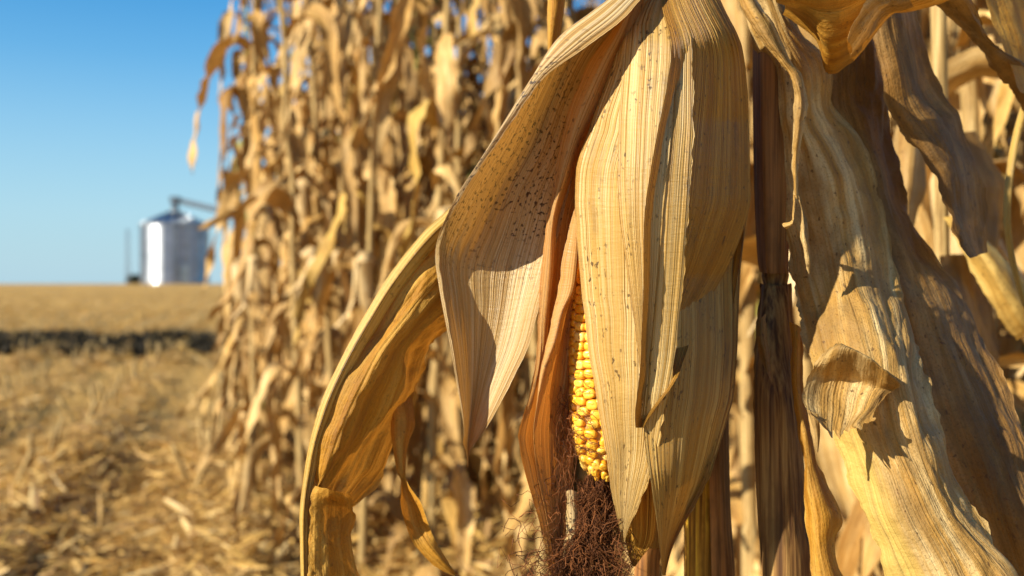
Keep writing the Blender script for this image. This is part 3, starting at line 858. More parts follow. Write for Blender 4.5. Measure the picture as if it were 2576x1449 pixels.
patch('sheath_flap', [[(1925, 790, .9), (1915, 800, .6), (1903, 812, .9)],
                      [(1930, 850, .8), (1915, 850, .3), (1901, 850, .8)],
                      [(1936, 900, .8), (1925, 895, .3), (1910, 885, .8)],
                      [(1940, 960, .6), (1930, 940, .3), (1922, 925, .6)]], M['leaf_grey'], plant, nv=30, nu=12, ragged=.0012, seed=9)
patch('leaf_blade', [[(1990, 810, 1.6), (2000, 815, 1.2), (2012, 822, 1.4), (2022, 835, 1.8)],
                     [(1996, 1000, 1.2), (2006, 1000, .8), (2016, 1000, .9), (2026, 1000, 1.3)],
                     [(2012, 1120, .8), (2024, 1120, .3), (2036, 1115, .4), (2044, 1110, .9)],
                     [(2018, 1200, .7), (2032, 1205, .1), (2050, 1200, .2), (2067, 1200, .7)],
                     [(2022, 1300, .5), (2045, 1305, -.2), (2080, 1300, -.3), (2120, 1305, .5)],
                     [(2028, 1360, .4), (2050, 1365, -.3), (2080, 1360, -.3), (2104, 1358, .3)],
                     [(2036, 1420, .3), (2060, 1425, -.4), (2090, 1420, -.4), (2112, 1418, .2)],
                     [(2048, 1520, .2), (2080, 1525, -.5), (2120, 1520, -.5), (2150, 1520, 0)]], M['leaf_gold'], plant, ragged=.0012, rag_f=90, crumple=.0012, seed=4)

# cob with its kernels
cob_ax = [(560, 1510), (700, 1507), (900, 1504), (1100, 1510), (1200, 1516)]
cob_r = [(560, 68), (700, 72), (980, 76), (1060, 78), (1120, 70), (1170, 52), (1200, 30), (1212, 8)]
CD = 0.5
ysq = np.linspace(560, 1208, 60)
v, f = tube([P(interp(cob_ax, y), y, CD) for y in ysq], [max(.001, (interp(cob_r, y) - 14) * D0 / F) for y in ysq], 20)
cob = mesh_obj('cob', v, f, M['cob'], plant)
def kernel_mesh(seed):
    r = np.random.default_rng(seed); V = []; nlat, nlon = 8, 12
    e = 0.50
    sp = lambda q, p: math.copysign(abs(q) ** p, q)
    for i in range(nlat + 1):
        ph = -math.pi / 2 + math.pi * i / nlat
        for j in range(nlon):
            a = 2 * math.pi * j / nlon
            x = sp(math.cos(ph), e) * sp(math.cos(a), .7) * (.82 + .18 * (math.sin(ph) * .5 + .5)); y = sp(math.cos(ph), e) * sp(math.sin(a), .7); z = sp(math.sin(ph), .75)
            if z > .6: z -= (0.16 + .1 * r.uniform()) * math.exp(-((x / .42) ** 2 + (y / .26) ** 2)) * (seed % 3 != 0)
            V.append((x + r.normal(0, .015), y + r.normal(0, .015), z))
    f = [(i * nlon + j, i * nlon + (j + 1) % nlon, (i + 1) * nlon + (j + 1) % nlon, (i + 1) * nlon + j) for i in range(nlat) for j in range(nlon)]
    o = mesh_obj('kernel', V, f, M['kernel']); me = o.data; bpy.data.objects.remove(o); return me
KER = [kernel_mesh(k) for k in range(6)]
bpy.context.view_layer.update()
px2m = D0 / F
random.seed(21)
for row in range(14):
    th0 = 2 * math.pi * (row + .1) / 14 - math.pi
    if not (-1.95 < th0 < 1.1): continue
    y = 600 + (12 if row % 2 else 0) + random.uniform(-3, 3)
    while y < 1200:
        step = random.gauss(23.5, 1.2) if y < 1000 else random.gauss(25, 3)
        y += step
        if y > 1203: break
        jit = 0.02 if y < 960 else 0.10
        th = th0 + random.gauss(0, jit)
        r = interp(cob_r, y)
        c = interp(cob_ax, y)
        if r < 24 and row % 2: continue
        if r < 50 and row % 2 and random.random() < .4: continue
        p = P(c, y, CD) + np.array((math.sin(th), -math.cos(th), 0)) * ((r - 13) * px2m)
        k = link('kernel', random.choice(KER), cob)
        k.location = Vector(p)
        zax = Vector((math.sin(th), -math.cos(th), -max(0, (y - 1040) / 160.0) * .8)).normalized()
        yax = Vector((0, 0, 1)); xax = yax.cross(zax).normalized(); yax = zax.cross(xax)
        m3 = Matrix((xax, yax, zax)).transposed()
        w = 2 * math.pi * (r - 4) / 14 * .555 * px2m
        sc = Vector((w * random.uniform(.93, 1.06), step * .53 * px2m * random.uniform(.95, 1.05), 13 * px2m * random.uniform(.93, 1.1)))
        k.rotation_euler = (m3 @ Matrix.Rotation(random.gauss(0, .05 if y < 960 else .35), 3, 'Z') @ Matrix.Rotation(random.gauss(0, .06), 3, 'X')).to_euler()
        k.scale = sc

# husks -----------------------------------------------------------------
YS = list(range(-60, 1460, 40))
# inner wrap that fills the body of the ear
inner_l = [(1640, -60), (1622, 0), (1560, 60), (1552, 140), (1530, 230), (1505, 330), (1490, 430), (1500, 600), (1520, 700), (1560, 900), (1590, 1050)]
inner_r = [(1790, -60), (1812, 0), (1858, 95), (1876, 200), (1880, 300), (1884, 400), (1882, 520), (1860, 640), (1840, 800), (1830, 1000), (1790, 1150)]
ear_patch('husk_leaf', inner_l, inner_r, [y for y in YS if y <= 1100], 0.9, M['husk_in'], plant, flat=[(-60, 0), (70, .2), (300, .8), (1100, .8)], fback=2.6, seed=1)
# back of the ear
patch('husk_leaf', [[(interp(EAR_C, y) - interp(EAR_R, y) * .7, y, .6), (interp(EAR_C, y) - interp(EAR_R, y) * .5, y, .6 + interp(EAR_R, y) * .010), (interp(EAR_C, y), y, .6 + interp(EAR_R, y) * .017),
                     (interp(EAR_C, y) + interp(EAR_R, y) * .6, y, .6 + interp(EAR_R, y) * .014), (interp(EAR_C, y) + interp(EAR_R, y) * .93, y, 1.6)] for y in range(-60, 1400, 60)], M['husk_gold'], plant, nv=80, nu=30, seed=2)
# third husk, behind and below
H5L = [(1650, 500), (1640, 700), (1628, 900), (1618, 1060), (1622, 1115), (1632, 1185), (1643, 1256), (1653, 1326), (1660, 1385), (1664, 1420), (1667, 1448)]
H5R = [(1870, 500), (1858, 600), (1850, 680), (1850, 763), (1850, 939), (1841, 1009), (1822, 1080), (1799, 1147), (1777, 1213), (1748, 1266), (1717, 1319), (1697, 1356), (1682, 1393), (1676, 1420), (1671, 1448)]
ear_patch('husk_leaf', H5L, H5R, list(range(500, 1449, 30)) + [1448], [(500, 1.1), (750, .8), (1000, .2), (1085, -.3), (1200, -.9), (1448, -1.2)], M['husk_tan'], plant, vc=.74, vee=[(500, 0), (960, .1), (1080, .8), (1200, 1.3), (1320, 1.0), (1448, .2)], ext_r=0.12, flat=[(500, .95), (700, .9), (900, .5), (1050, .1), (1150, 0)], fback=2.4, pleat=.00028, pleat_n=24, nu=110, ragged=.0004, seed=5)
# sixth, small one low behind
ear_patch('husk_leaf', [(1560, 1150), (1570, 1300), (1574, 1360), (1582, 1425)], [(1650, 1150), (1655, 1256), (1645, 1370), (1592, 1425)], [1150, 1200, 1250, 1300, 1340, 1370, 1400, 1425], 1.0, M['husk_gold'], plant, pleat=.0004, pleat_n=8, nv=40, nu=20, seed=8)
# front husk
H3L = [(1650, -60), (1622, 0), (1597, 25), (1560, 53), (1547, 92), (1543, 140), (1529, 190), (1509, 243), (1492, 288), (1478, 338), (1463, 369), (1450, 415), (1445, 457), (1444, 510), (1448, 552), (1451, 605), (1452, 668), (1455, 711), (1464, 746), (1471, 799), (1478, 869), (1486, 922), (1492, 945), (1499, 992), (1509, 1055), (1520, 1108), (1530, 1168), (1537, 1231), (1544, 1273), (1555, 1319), (1565, 1362)]
H3R = [(1700, -60), (1720, 0), (1740, 100), (1745, 300), (1735, 500), (1720, 700), (1700, 900), (1670, 1050), (1650, 1150), (1632, 1205), (1615, 1256), (1600, 1290), (1582, 1325), (1570, 1362)]
ear_patch('husk_leaf', H3L, H3R, list(range(-60, 1360, 30)) + [1362], -0.30, M['husk'], plant, vee=[(-60, 0), (1000, 0), (1150, .5), (1362, .3)], pleat=.00030, pleat_n=27, ragged=.0008, seed=12, label='pale ribbed front husk leaf beside the kernels', nv=170, nu=130)
# narrow layers lying over the front husk
ear_patch('husk_leaf', [(1600, -60), (1596, 0), (1572, 100), (1557, 300), (1553, 450), (1560, 560), (1580, 700), (1600, 840), (1610, 940), (1614, 1010)], [(1700, -60), (1705, 0), (1705, 150), (1690, 300), (1672, 500), (1656, 700), (1641, 850), (1628, 950), (1618, 1010)], list(range(-60, 1000, 40)) + [1010], -0.42, M['husk'], plant, pleat=.00026, pleat_n=12, ragged=.0003, rag_f=70, seed=61, nv=120, nu=60)
# overlapping front right husk
H4L = [(1668, -60), (1660, 0), (1672, 50), (1686, 100), (1688, 150), (1672, 246), (1653, 334), (1637, 422), (1624, 500), (1618, 570), (1619, 640), (1618, 710), (1616, 780), (1613, 850), (1611, 920), (1601, 1000), (1595, 1062), (1600, 1076)]
H4R = [(1780, -60), (1811, 0), (1838, 55), (1861, 95), (1872, 148), (1879, 211), (1884, 299), (1887, 387), (1889, 515), (1868, 588), (1840, 658), (1805, 721), (1766, 781), (1744, 827), (1736, 865), (1722, 894), (1712, 935), (1689, 978), (1652, 1020), (1632, 1055), (1613, 1076)]
ear_patch('husk_leaf', H4L, H4R, list(range(-60, 1076, 28)) + [1076], -0.55, M['husk_gold'], plant, vc=.6, vee=[(-60, 0), (760, 0), (880, .9), (980, 1.0), (1076, .2)], keel=[(-60, -.1), (200, -.35), (700, -.5), (1076, -.3)], flat=[(-60, 0), (70, .1), (300, .75), (700, .85), (850, .5), (950, 0)], fback=2.2, pleat=.00030, pleat_n=27, ragged=.0003, seed=15, label='golden brown husk leaf with a pointed tip over the front husk', nv=160, nu=130)

# spotted flap peeled out to the left
patch('husk_leaf', [
    [(1650, -60, -2.9), (1612, -62, -3), (1620, -45, -2), (1632, -35, -1.8), (1650, -30, -1.8)],
    [(1582, 32, -4), (1490, 30, -3.7), (1502, 48, -2), (1540, 66, -1.6), (1572, 78, -1.6)],
    [(1488, 109, -4.2), (1404, 98, -3.8), (1425, 130, -0.9), (1478, 160, -0.5), (1522, 170, -1)],
    [(1372, 193, -4.1), (1335, 200, -3.7), (1368, 245, 0), (1430, 270, 0.5), (1482, 280, -0.5)],
    [(1291, 302, -3.8), (1268, 312, -3.5), (1318, 360, 0.2), (1390, 385, 0.8), (1452, 390, -0.3)],
    [(1214, 412, -3.3), (1202, 419, -3), (1258, 470, 0.1), (1340, 490, 0.8), (1428, 495, -0.3)],
    [(1150, 512, -2.7), (1143, 516, -2.5), (1212, 575, 0), (1310, 590, 0.75), (1408, 580, -0.3)],
    [(1107, 618, -1.25), (1101, 624, -1.1), (1175, 668, -0.2), (1285, 680, 0.5), (1384, 680, -0.3)],
    [(1113, 722, -1), (1109, 727, -0.85), (1180, 765, -0.1), (1270, 775, 0.4), (1358, 763, -0.4)],
    [(1137, 858, -1.25), (1134, 861, -1.1), (1184, 870, 0.1), (1250, 872, 0.3), (1332, 862, -0.5)],
    [(1151, 950, -1.1), (1149, 951, -0.95), (1185, 957, 0.1), (1225, 958, 0.1), (1289, 953, -0.7)],
    [(1165, 1040, -1.4), (1163, 1041, -1.2), (1182, 1043, 0.2), (1202, 1043, 0.1), (1243, 1041, -0.8)],
    [(1169, 1088, -1.1), (1168, 1089, -0.9), (1178, 1093, 0.1), (1190, 1094, 0), (1213, 1091, -0.6)],
    [(1165, 1114, -0.7), (1166, 1115, -0.5), (1176, 1120, 0.1), (1182, 1120, 0), (1193, 1118, -0.5)],
    [(1174, 1140, -0.2), (1174, 1141, -0.1), (1177, 1142, 0.1), (1179, 1142, 0), (1181, 1141, -0.1)],
    [(1176, 1174, 0), (1176, 1174, 0), (1177, 1175, 0.05), (1178, 1175, 0.05), (1178, 1174, 0)]],
    M['husk_flap'], plant, nv=170, nu=60, pleat=.00045, pleat_n=18, ragged=.0004, seed=20, label='husk leaf speckled with black mould, peeled out to the left')
# rolled husk strip next to it, orange inside
patch('husk_leaf', [
    [(1600, -40, -2.0), (1606, -42, -2.5), (1614, -40, -2.4), (1626, -35, -1.8), (1650, -30, -1.5)],
    [(1544, 70, -2.0), (1560, 72, -2.5), (1576, 75, -2.3), (1592, 80, -1.8), (1620, 80, -1.4)],
    [(1486, 150, -1.5), (1515, 155, -2.1), (1541, 155, -1.9), (1562, 160, -1.2), (1600, 160, -.5)],
    [(1441, 255, -1.1), (1468, 258, -1.7), (1501, 255, -1.5), (1522, 260, -.6), (1580, 260, .4)],
    [(1412, 350, -.9), (1436, 352, -1.5), (1456, 352, -1.3), (1484, 355, 0), (1550, 355, 1.0)],
    [(1398, 440, -.9), (1412, 441, -1.4), (1427, 441, -1.2), (1455, 444, .4), (1530, 444, 1.4)],
    [(1380, 550, -.8), (1388, 551, -1.2), (1394, 552, -1.0), (1424, 552, .6), (1500, 552, 1.5)],
    [(1364, 680, -.7), (1376, 681, -1.1), (1387, 682, -.9), (1412, 682, .8), (1490, 682, 1.6)],
    [(1354, 800, -.7), (1365, 801, -1.0), (1375, 802, -.8), (1396, 802, .9), (1480, 802, 1.7)],
    [(1350, 890, -.7), (1360, 891, -.9), (1368, 892, -.6), (1388, 892, .9), (1470, 892, 1.7)],
    [(1338, 970, -.7), (1347, 972, -.7), (1356, 974, -.2), (1390, 978, .9), (1460, 978, 1.7)],
    [(1307, 1075, -.7), (1325, 1080, -.3), (1350, 1082, .4), (1398, 1084, 1.1), (1450, 1084, 1.5)],
    [(1304, 1110, -.7), (1324, 1120, -.3), (1352, 1125, .4), (1398, 1126, 1.0), (1448, 1126, 1.4)],
    [(1314, 1165, -.7), (1336, 1172, -.2), (1366, 1175, .3), (1402, 1176, .8), (1442, 1176, 1.2)],
    [(1333, 1235, -.7), (1350, 1240, -.3), (1374, 1242, .1), (1402, 1243, .5), (1428, 1244, .9)],
    [(1352, 1300, -.6), (1366, 1304, -.3), (1384, 1306, 0), (1402, 1307, .3), (1420, 1308, .6)],
    [(1368, 1370, -.4), (1378, 1372, -.3), (1390, 1374, 0), (1402, 1375, .2), (1414, 1376, .4)],
    [(1388, 1460, -.2), (1392, 1460, -.1), (1398, 1460, 0), (1404, 1460, .1), (1410, 1460, .2)]],
    M['husk_in'], plant, nv=170, nu=56, pleat=.00045, pleat_n=12, ragged=.0006, rag_f=120, seed=23)
# pale margin beside the kernels
patch('husk_leaf', [
    [(1462, 400, -1.4), (1466, 400, -1.4), (1470, 402, -1.2), (1486, 402, -.8)],
    [(1453, 490, -1.5), (1459, 490, -1.6), (1464, 490, -1.2), (1490, 490, -.2)],
    [(1436, 560, -1.2), (1457, 565, -1.6), (1461, 565, -.8), (1500, 565, .3)],
    [(1415, 650, -1.1), (1451, 655, -1.5), (1456, 655, -.5), (1500, 655, .9)],
    [(1402, 735, -1.0), (1441, 730, -1.4), (1447, 730, -.2), (1490, 730, 1.1)],
    [(1388, 800, -1.0), (1416, 785, -1.3), (1430, 785, -.1), (1480, 785, 1.3)],
    [(1374, 865, -1.0), (1398, 860, -1.3), (1420, 860, .2), (1480, 860, 1.5)],
    [(1358, 938, -1.0), (1373, 932, -1.2), (1412, 930, .3), (1475, 930, 1.6)],
    [(1350, 1010, -1.0), (1358, 1008, -1.1), (1402, 1010, .5), (1460, 1010, 1.6)],
    [(1343, 1092, -.9), (1347, 1090, -.9), (1395, 1090, .5), (1450, 1090, 1.5)],
    [(1352, 1190, -.5), (1356, 1190, -.5), (1396, 1190, .4), (1440, 1190, 1.2)],
    [(1372, 1290, -.3), (1376, 1290, -.3), (1398, 1290, .3), (1428, 1290, .8)],
    [(1392, 1400, 0), (1395, 1400, 0), (1404, 1400, .2), (1416, 1400, .5)]],
    M['husk_in'], plant, nv=130, nu=44, pleat=.0004, pleat_n=12, ragged=.0005, seed=26)
# pale strip among the silk
patch('husk_strip', [[(1424, 1236, -.1), (1438, 1232, -.3), (1452, 1238, -.1)], [(1424, 1290, -.1), (1440, 1290, -.3), (1456, 1290, -.1)],
                     [(1424, 1340, -.1), (1441, 1340, -.3), (1454, 1340, -.1)], [(1416, 1400, -.1), (1435, 1400, -.3), (1446, 1400, -.1)], [(1406, 1470, 0), (1422, 1470, -.2), (1434, 1470, 0)]], M['husk_flap'], plant, nv=40, nu=12, ragged=.0006, seed=29)

# silk ------------------------------------------------------------------
def strand(p0, p1, wob, n, r, k=None, fine=.55):
    t = np.linspace(0, 1, n)[:, None]
    s = np.array(p0) * (1 - t) + np.array(p1) * t
    q = r.integers(0, 1000)
    if k is None: k = q
    off = np.stack([vnoise(t[:, 0] * 5 + k, 0.5 + k), vnoise(t[:, 0] * 5 + k, 7.3 + k), vnoise(t[:, 0] * 4 + k, 15.1 + k)], 1)
    off2 = np.stack([vnoise(t[:, 0] * 13 + q, 3.5 + q), vnoise(t[:, 0] * 13 + q, 9.3 + q), vnoise(t[:, 0] * 13 + q, 18.1 + q)], 1)
    return s + (off * wob + off2 * wob * fine) * np.minimum(1, t * 5)
sb = MB(); r = np.random.default_rng(77)
for cl in range(26):        # locks of silk hanging from the cob's tip
    xc = r.uniform(1400, 1560) if cl % 4 else r.uniform(1375, 1440); yc = r.uniform(1420, 1640); dc = r.uniform(-.9, 1.0); k = int(r.integers(0, 1000)); wob = r.uniform(.006, .014); x0 = r.normal(1512, 16); y0 = r.uniform(1190, 1225); d0 = r.uniform(.1, .8)
    for q in range(24):
        sb.tube(strand(P(x0 + r.normal(0, 6), y0 + r.normal(0, 6), d0 + r.normal(0, .1)), P(xc + r.normal(0, 9), yc + r.normal(0, 25), dc + r.normal(0, .15)), wob, 30, r, k, .22), r.uniform(.00009, .00019), 3)
for k in range(110):
    x0 = r.normal(1512, 18); y0 = r.uniform(1185, 1235); sb.tube(strand(P(x0, y0, r.uniform(0, .9)), P(r.uniform(1385, 1570), r.uniform(1360, 1640), r.uniform(-1.0, 1.2)), r.uniform(.004, .012), 24, r), r.uniform(.0001, .0002), 3)
for k in range(80):        # matted knot low in the tassel of silk
    x0 = r.normal(1500, 30); y0 = r.uniform(1270, 1440); sb.tube(strand(P(x0, y0, r.uniform(-1.1, .5)), P(x0 + r.normal(0, 40), y0 + r.uniform(20, 130), r.uniform(-1.2, .5)), r.uniform(.004, .010), 18, r), r.uniform(.00013, .00026), 3)
for k in range(40):         # strands along the left of the kernels
    x0 = r.uniform(1405, 1436); y0 = r.uniform(960, 1120); sb.tube(strand(P(x0, y0, r.uniform(-.2, .6)), P(r.uniform(1395, 1450), y0 + r.uniform(90, 260), r.uniform(-.6, .5)), r.uniform(.002, .006), 16, r), r.uniform(.00009, .00017), 3)
for k in range(26):         # a few lying over the lower kernels
    y0 = r.uniform(930, 1150); x0 = r.uniform(1425, 1450); sb.tube(strand(P(x0, y0, -.3), P(x0 + r.uniform(30, 85), y0 + r.uniform(-30, 60), -1.25), .0016, 12, r), r.uniform(.00011, .0002), 3)
for k in range(26):         # loose wisps to the left
    y0 = r.uniform(1240, 1440); x0 = r.uniform(1380, 1430); sb.tube(strand(P(x0, y0, r.uniform(-.8, .3)), P(r.uniform(1265, 1370), y0 + r.uniform(-20, 170), r.uniform(-1.5, 1)), r.uniform(.006, .014), 26, r), r.uniform(.00014, .00024), 3)
so = sb.build('silk', M['silk'], plant); so['kind'] = 'stuff'

# right hand leaves of the ear plant --------------------------------------
patch('leaf_blade', [
    [(1840, -80, 2.5), (1870, -90, 1.8), (1895, -95, 1.2), (1920, -95, 1), (1945, -90, 1.5), (1950, -88, 2)],
    [(1885, 60, 3), (1918, 62, 2.2), (1952, 62, 1.4), (1985, 60, 1.49), (2006, 62, 2.52), (2004, 66, 3.31)],
    [(1925, 200, 3.6), (1960, 190, 2.5), (2008, 180, 1.6), (2052, 170, 2.7), (2080, 165, 5), (2078, 170, 6.3)],
    [(1938, 330, 3.7), (1975, 310, 2.7), (2018, 292, 2.1), (2060, 275, 3.2), (2088, 262, 5.3), (2086, 268, 6.5)],
    [(1946, 430, 3.7), (1990, 410, 2.8), (2050, 390, 2.2), (2110, 370, 3.3), (2156, 352, 5.4), (2154, 360, 6.6)],
    [(1959, 540, 3.5), (2010, 520, 2.6), (2080, 502, 2), (2150, 490, 3.1), (2204, 480, 5.3), (2203, 488, 6.5)],
    [(1977, 640, 2.93), (2035, 622, 2.09), (2105, 606, 1.43), (2172, 596, 2.55), (2234, 590, 4.76), (2235, 598, 6.15)],
    [(2000, 745, 1.82), (2060, 730, 0.91), (2130, 722, 0.15), (2200, 720, 0.84), (2259, 722, 2.67), (2262, 730, 3.93)],
    [(2028, 860, 0.35), (2087, 852, -0.61), (2160, 848, -1.48), (2236, 846, -1.44), (2292, 852, -0.45), (2300, 862, 0.65)],
    [(2062, 968, -0.86), (2120, 965, -1.85), (2195, 962, -2.74), (2250, 962, -2.84), (2298, 985, -2.41), (2334, 978, -1.09)],
    [(2098, 1095, -1.6), (2150, 1092, -2.6), (2220, 1090, -3.4), (2285, 1090, -3.5), (2332, 1096, -3.1), (2380, 1094, -1.8)],
    [(2135, 1200, -2), (2190, 1198, -3), (2262, 1196, -3.7), (2325, 1196, -3.8), (2371, 1200, -3.4), (2408, 1204, -2.2)],
    [(2170, 1300, -2.3), (2228, 1300, -3.3), (2305, 1300, -4), (2375, 1300, -4.1), (2428, 1302, -3.7), (2466, 1304, -2.6)],
    [(2210, 1400, -2.6), (2275, 1400, -3.6), (2360, 1400, -4.3), (2440, 1400, -4.4), (2508, 1400, -4), (2532, 1412, -3)],
    [(2252, 1510, -2.9), (2325, 1510, -3.9), (2415, 1510, -4.6), (2500, 1510, -4.7), (2575, 1510, -4.3), (2590, 1520, -3.3)]],
    M['leaf_rib'], plant, nv=190, nu=80, crumple=.0024, crumple_f=52, ragged=.0022, rag_f=130, pleat=.00014, pleat_n=24, seed=31)
# lit folded margin, torn into threads below
patch('leaf_margin', [
    [(1835, -60, -.9), (1850, -62, -1.3), (1862, -62, -1.3), (1875, -58, -.9)],
    [(1857, 0, -1.6), (1874, 0, -2.1), (1890, 0, -2.1), (1904, 2, -1.6)],
    [(1885, 56, -2.0), (1905, 56, -2.5), (1925, 55, -2.5), (1942, 56, -1.9)],
    [(1922, 110, -2.2), (1938, 110, -2.6), (1954, 110, -2.6), (1970, 112, -2.0)],
    [(1958, 158, -2.2), (1972, 156, -2.6), (1985, 158, -2.6), (1996, 160, -2.1)],
    [(1982, 186, -2.2), (1993, 184, -2.5), (2005, 184, -2.5), (2014, 182, -2.1)],
    [(1997, 228, -2.2), (2007, 226, -2.6), (2017, 228, -2.6), (2027, 232, -2.1)],
    [(1998, 270, -2.2), (2010, 268, -2.6), (2022, 270, -2.6), (2033, 272, -2.1)],
    [(1993, 340, -2.0), (2003, 340, -2.4), (2012, 340, -2.4), (2020, 340, -2.0)],
    [(1992, 400, -1.9), (1999, 400, -2.1), (2006, 400, -2.1), (2012, 400, -1.8)],
    [(1995, 450, -1.7), (1999, 450, -1.9), (2004, 450, -1.9), (2008, 448, -1.7)],
    [(1998, 500, -1.6), (2002, 500, -1.7), (2006, 500, -1.7), (2009, 498, -1.6)]],
    M['leaf'], plant, nv=120, nu=18, crumple=.0006, crumple_f=160, ragged=.0009, rag_f=160, seed=33)
patch('leaf_shred', [[(1997, 490, -1.6), (1999, 490, -1.7), (2002, 490, -1.6)], [(1996, 540, -1.6), (1998, 540, -1.7), (2000, 540, -1.6)], [(1988, 558, -1.6), (1992, 564, -1.9), (1996, 568, -1.6)],
                     [(1966, 562, -1.3), (1972, 572, -1.7), (1980, 578, -1.4)]], M['leaf'], plant, nv=36, nu=8, crumple=.0006, crumple_f=200, seed=34)
patch('leaf_shred', [[(2005, 490, -1.6), (2008, 490, -1.7), (2011, 490, -1.6)], [(2016, 530, -1.6), (2019, 530, -1.7), (2022, 530, -1.6)], [(2014, 570, -1.5), (2022, 570, -1.9), (2034, 572, -1.5)],
                     [(2012, 600, -1.4), (2024, 600, -1.9), (2036, 600, -1.4)], [(2024, 640, -1.3), (2031, 640, -1.6), (2039, 640, -1.3)], [(2034, 690, -1.2), (2035, 690, -1.2), (2036, 690, -1.2)]], M['leaf'], plant, nv=50, nu=10, crumple=.0007, crumple_f=200, seed=35)
# curled scroll on its edge
patch('leaf_curl', [
    [(2108, 862, -1.8), (2140, 880, -2.5), (2180, 905, -2.9), (2215, 932, -3.2), (2245, 952, -3.2), (2272, 968, -3.0)],
    [(2078, 880, -4.2), (2110, 868, -5.2), (2150, 878, -5.6), (2195, 905, -5.5), (2232, 935, -5.0), (2264, 966, -4.0)],
    [(2048, 915, -4.4), (2090, 908, -4.9), (2140, 915, -4.9), (2190, 932, -4.8), (2228, 955, -4.5), (2262, 970, -4.0)],
    [(2032, 950, -4.2), (2080, 950, -3.7), (2135, 955, -3.6), (2185, 965, -3.7), (2222, 975, -3.8), (2255, 976, -3.8)],
    [(2022, 985, -4.4), (2070, 990, -3.9), (2125, 995, -3.8), (2172, 1000, -3.9), (2205, 1002, -4.0), (2232, 995, -3.9)],
    [(2024, 1018, -4.8), (2070, 1030, -4.6), (2120, 1040, -4.5), (2160, 1038, -4.5), (2190, 1030, -4.5), (2212, 1018, -4.3)],
    [(2036, 1034, -5.2), (2076, 1062, -5.2), (2112, 1085, -5.2), (2138, 1075, -5.1), (2166, 1058, -5.0), (2198, 1042, -4.8)],
    [(2040, 1038, -5.4), (2080, 1075, -5.5), (2115, 1112, -5.5), (2142, 1082, -5.4), (2168, 1072, -5.3), (2204, 1044, -5.0)]],
    M['leaf'], plant, nv=80, nu=70, crumple=.0011, crumple_f=80, ragged=.0014, rag_f=150, rag_end=.004, seed=37, label='curled ragged piece of leaf casting a toothed shadow')
patch('leaf_shred', [[(2030, 1030, -4.8), (2042, 1036, -5.2), (2058, 1042, -5.2)], [(2042, 1066, -4.8), (2050, 1068, -5.1), (2062, 1068, -5.0)], [(2050, 1100, -4.7), (2056, 1100, -4.9), (2063, 1098, -4.8)], [(2053, 1138, -4.6), (2056, 1138, -4.7), (2058, 1138, -4.6)]], M['leaf'], plant, nv=30, nu=8, seed=38)
# broad grey leaf behind
patch('leaf_blade', [
    [(2060, 100, 5.4), (2110, 100, 5.6), (2160, 90, 6.8), (2200, 80, 9)],
    [(2070, 220, 5.4), (2120, 215, 5.5), (2175, 205, 6.6), (2232, 195, 8.9)],
    [(2085, 320, 5.4), (2140, 315, 5.5), (2195, 310, 6.6), (2246, 305, 8.9)],
    [(2120, 430, 5.2), (2170, 425, 5.3), (2220, 422, 6.4), (2268, 420, 8.6)],
    [(2160, 540, 4.9), (2205, 540, 5.1), (2245, 540, 6.2), (2281, 538, 8.3)],
    [(2190, 640, 4.6), (2240, 640, 4.8), (2290, 640, 5.8), (2336, 638, 7.9)],
    [(2220, 760, 4.18), (2285, 760, 4.27), (2360, 755, 5.24), (2428, 752, 7.41)],
    [(2250, 900, 3.46), (2330, 895, 3.32), (2420, 890, 3.86), (2505, 888, 5.68)],
    [(2280, 1040, 2.74), (2370, 1035, 2.37), (2470, 1030, 2.58), (2556, 1030, 3.95)],
    [(2320, 1180, 2.11), (2420, 1170, 1.52), (2520, 1160, 1.39), (2590, 1150, 2.32)],
    [(2370, 1320, 1.7), (2470, 1310, 1), (2560, 1300, 0.7), (2640, 1290, 1.4)],
    [(2440, 1500, 1.4), (2540, 1500, 0.7), (2630, 1490, 0.4), (2720, 1480, 1.1)]],
    M['leaf_grey'], plant, nv=140, nu=40, crumple=.0034, crumple_f=45, ragged=.002, rag_f=120, pleat=.0006, pleat_n=4, seed=41)
# leaf across the top
patch('leaf_blade', [
    [(1940, -60, -3.2), (1950, -10, -1.8), (1960, 10, -0.2), (1975, 30, 1.3)],
    [(2010, -60, -3.4), (2012, 0, -2.1), (2030, 50, -0.5), (2060, 100, 1.4)],
    [(2060, -70, -3.5), (2070, 10, -2.2), (2080, 100, -0.6), (2084, 182, 1.6)],
    [(2130, -80, -3.5), (2130, 0, -2.2), (2136, 80, -0.6), (2140, 156, 1.8)],
    [(2190, -90, -3.5), (2180, -20, -2.2), (2180, 40, -0.6), (2184, 104, 1.6)],
    [(2240, -100, -3.5), (2235, -40, -2.2), (2235, 0, -0.6), (2238, 40, 1.4)],
    [(2310, -120, -3.5), (2305, -60, -2.2), (2300, -15, -0.5), (2298, 26, 1.3)],
    [(2400, -140, -3.5), (2395, -90, -2.1), (2392, -45, -0.4), (2392, 0, 1.2)]],
    M['leaf_gold'], plant, nv=90, nu=34, crumple=.0018, crumple_f=45, ragged=.0014, rag_f=90, pleat=.0004, pleat_n=8, seed=44)
patch('leaf_margin', [[(2140, 150, -.4), (2142, 120, -1.6), (2136, 104, -2.4), (2130, 96, -2.8)], [(2160, 128, -.6), (2160, 96, -1.8), (2152, 76, -2.6), (2142, 62, -3.0)],
                      [(2190, 92, -.7), (2188, 60, -1.9), (2182, 36, -2.6), (2172, 14, -2.9)], [(2236, 38, -.8), (2230, 20, -1.8), (2224, 0, -2.4), (2216, -24, -2.6)], [(2300, 20, -.9), (2290, 0, -1.5), (2280, -20, -1.9), (2270, -40, -2.0)]],
      M['leaf'], plant, nv=50, nu=16, crumple=.0009, crumple_f=150, ragged=.0016, rag_f=200, seed=45)
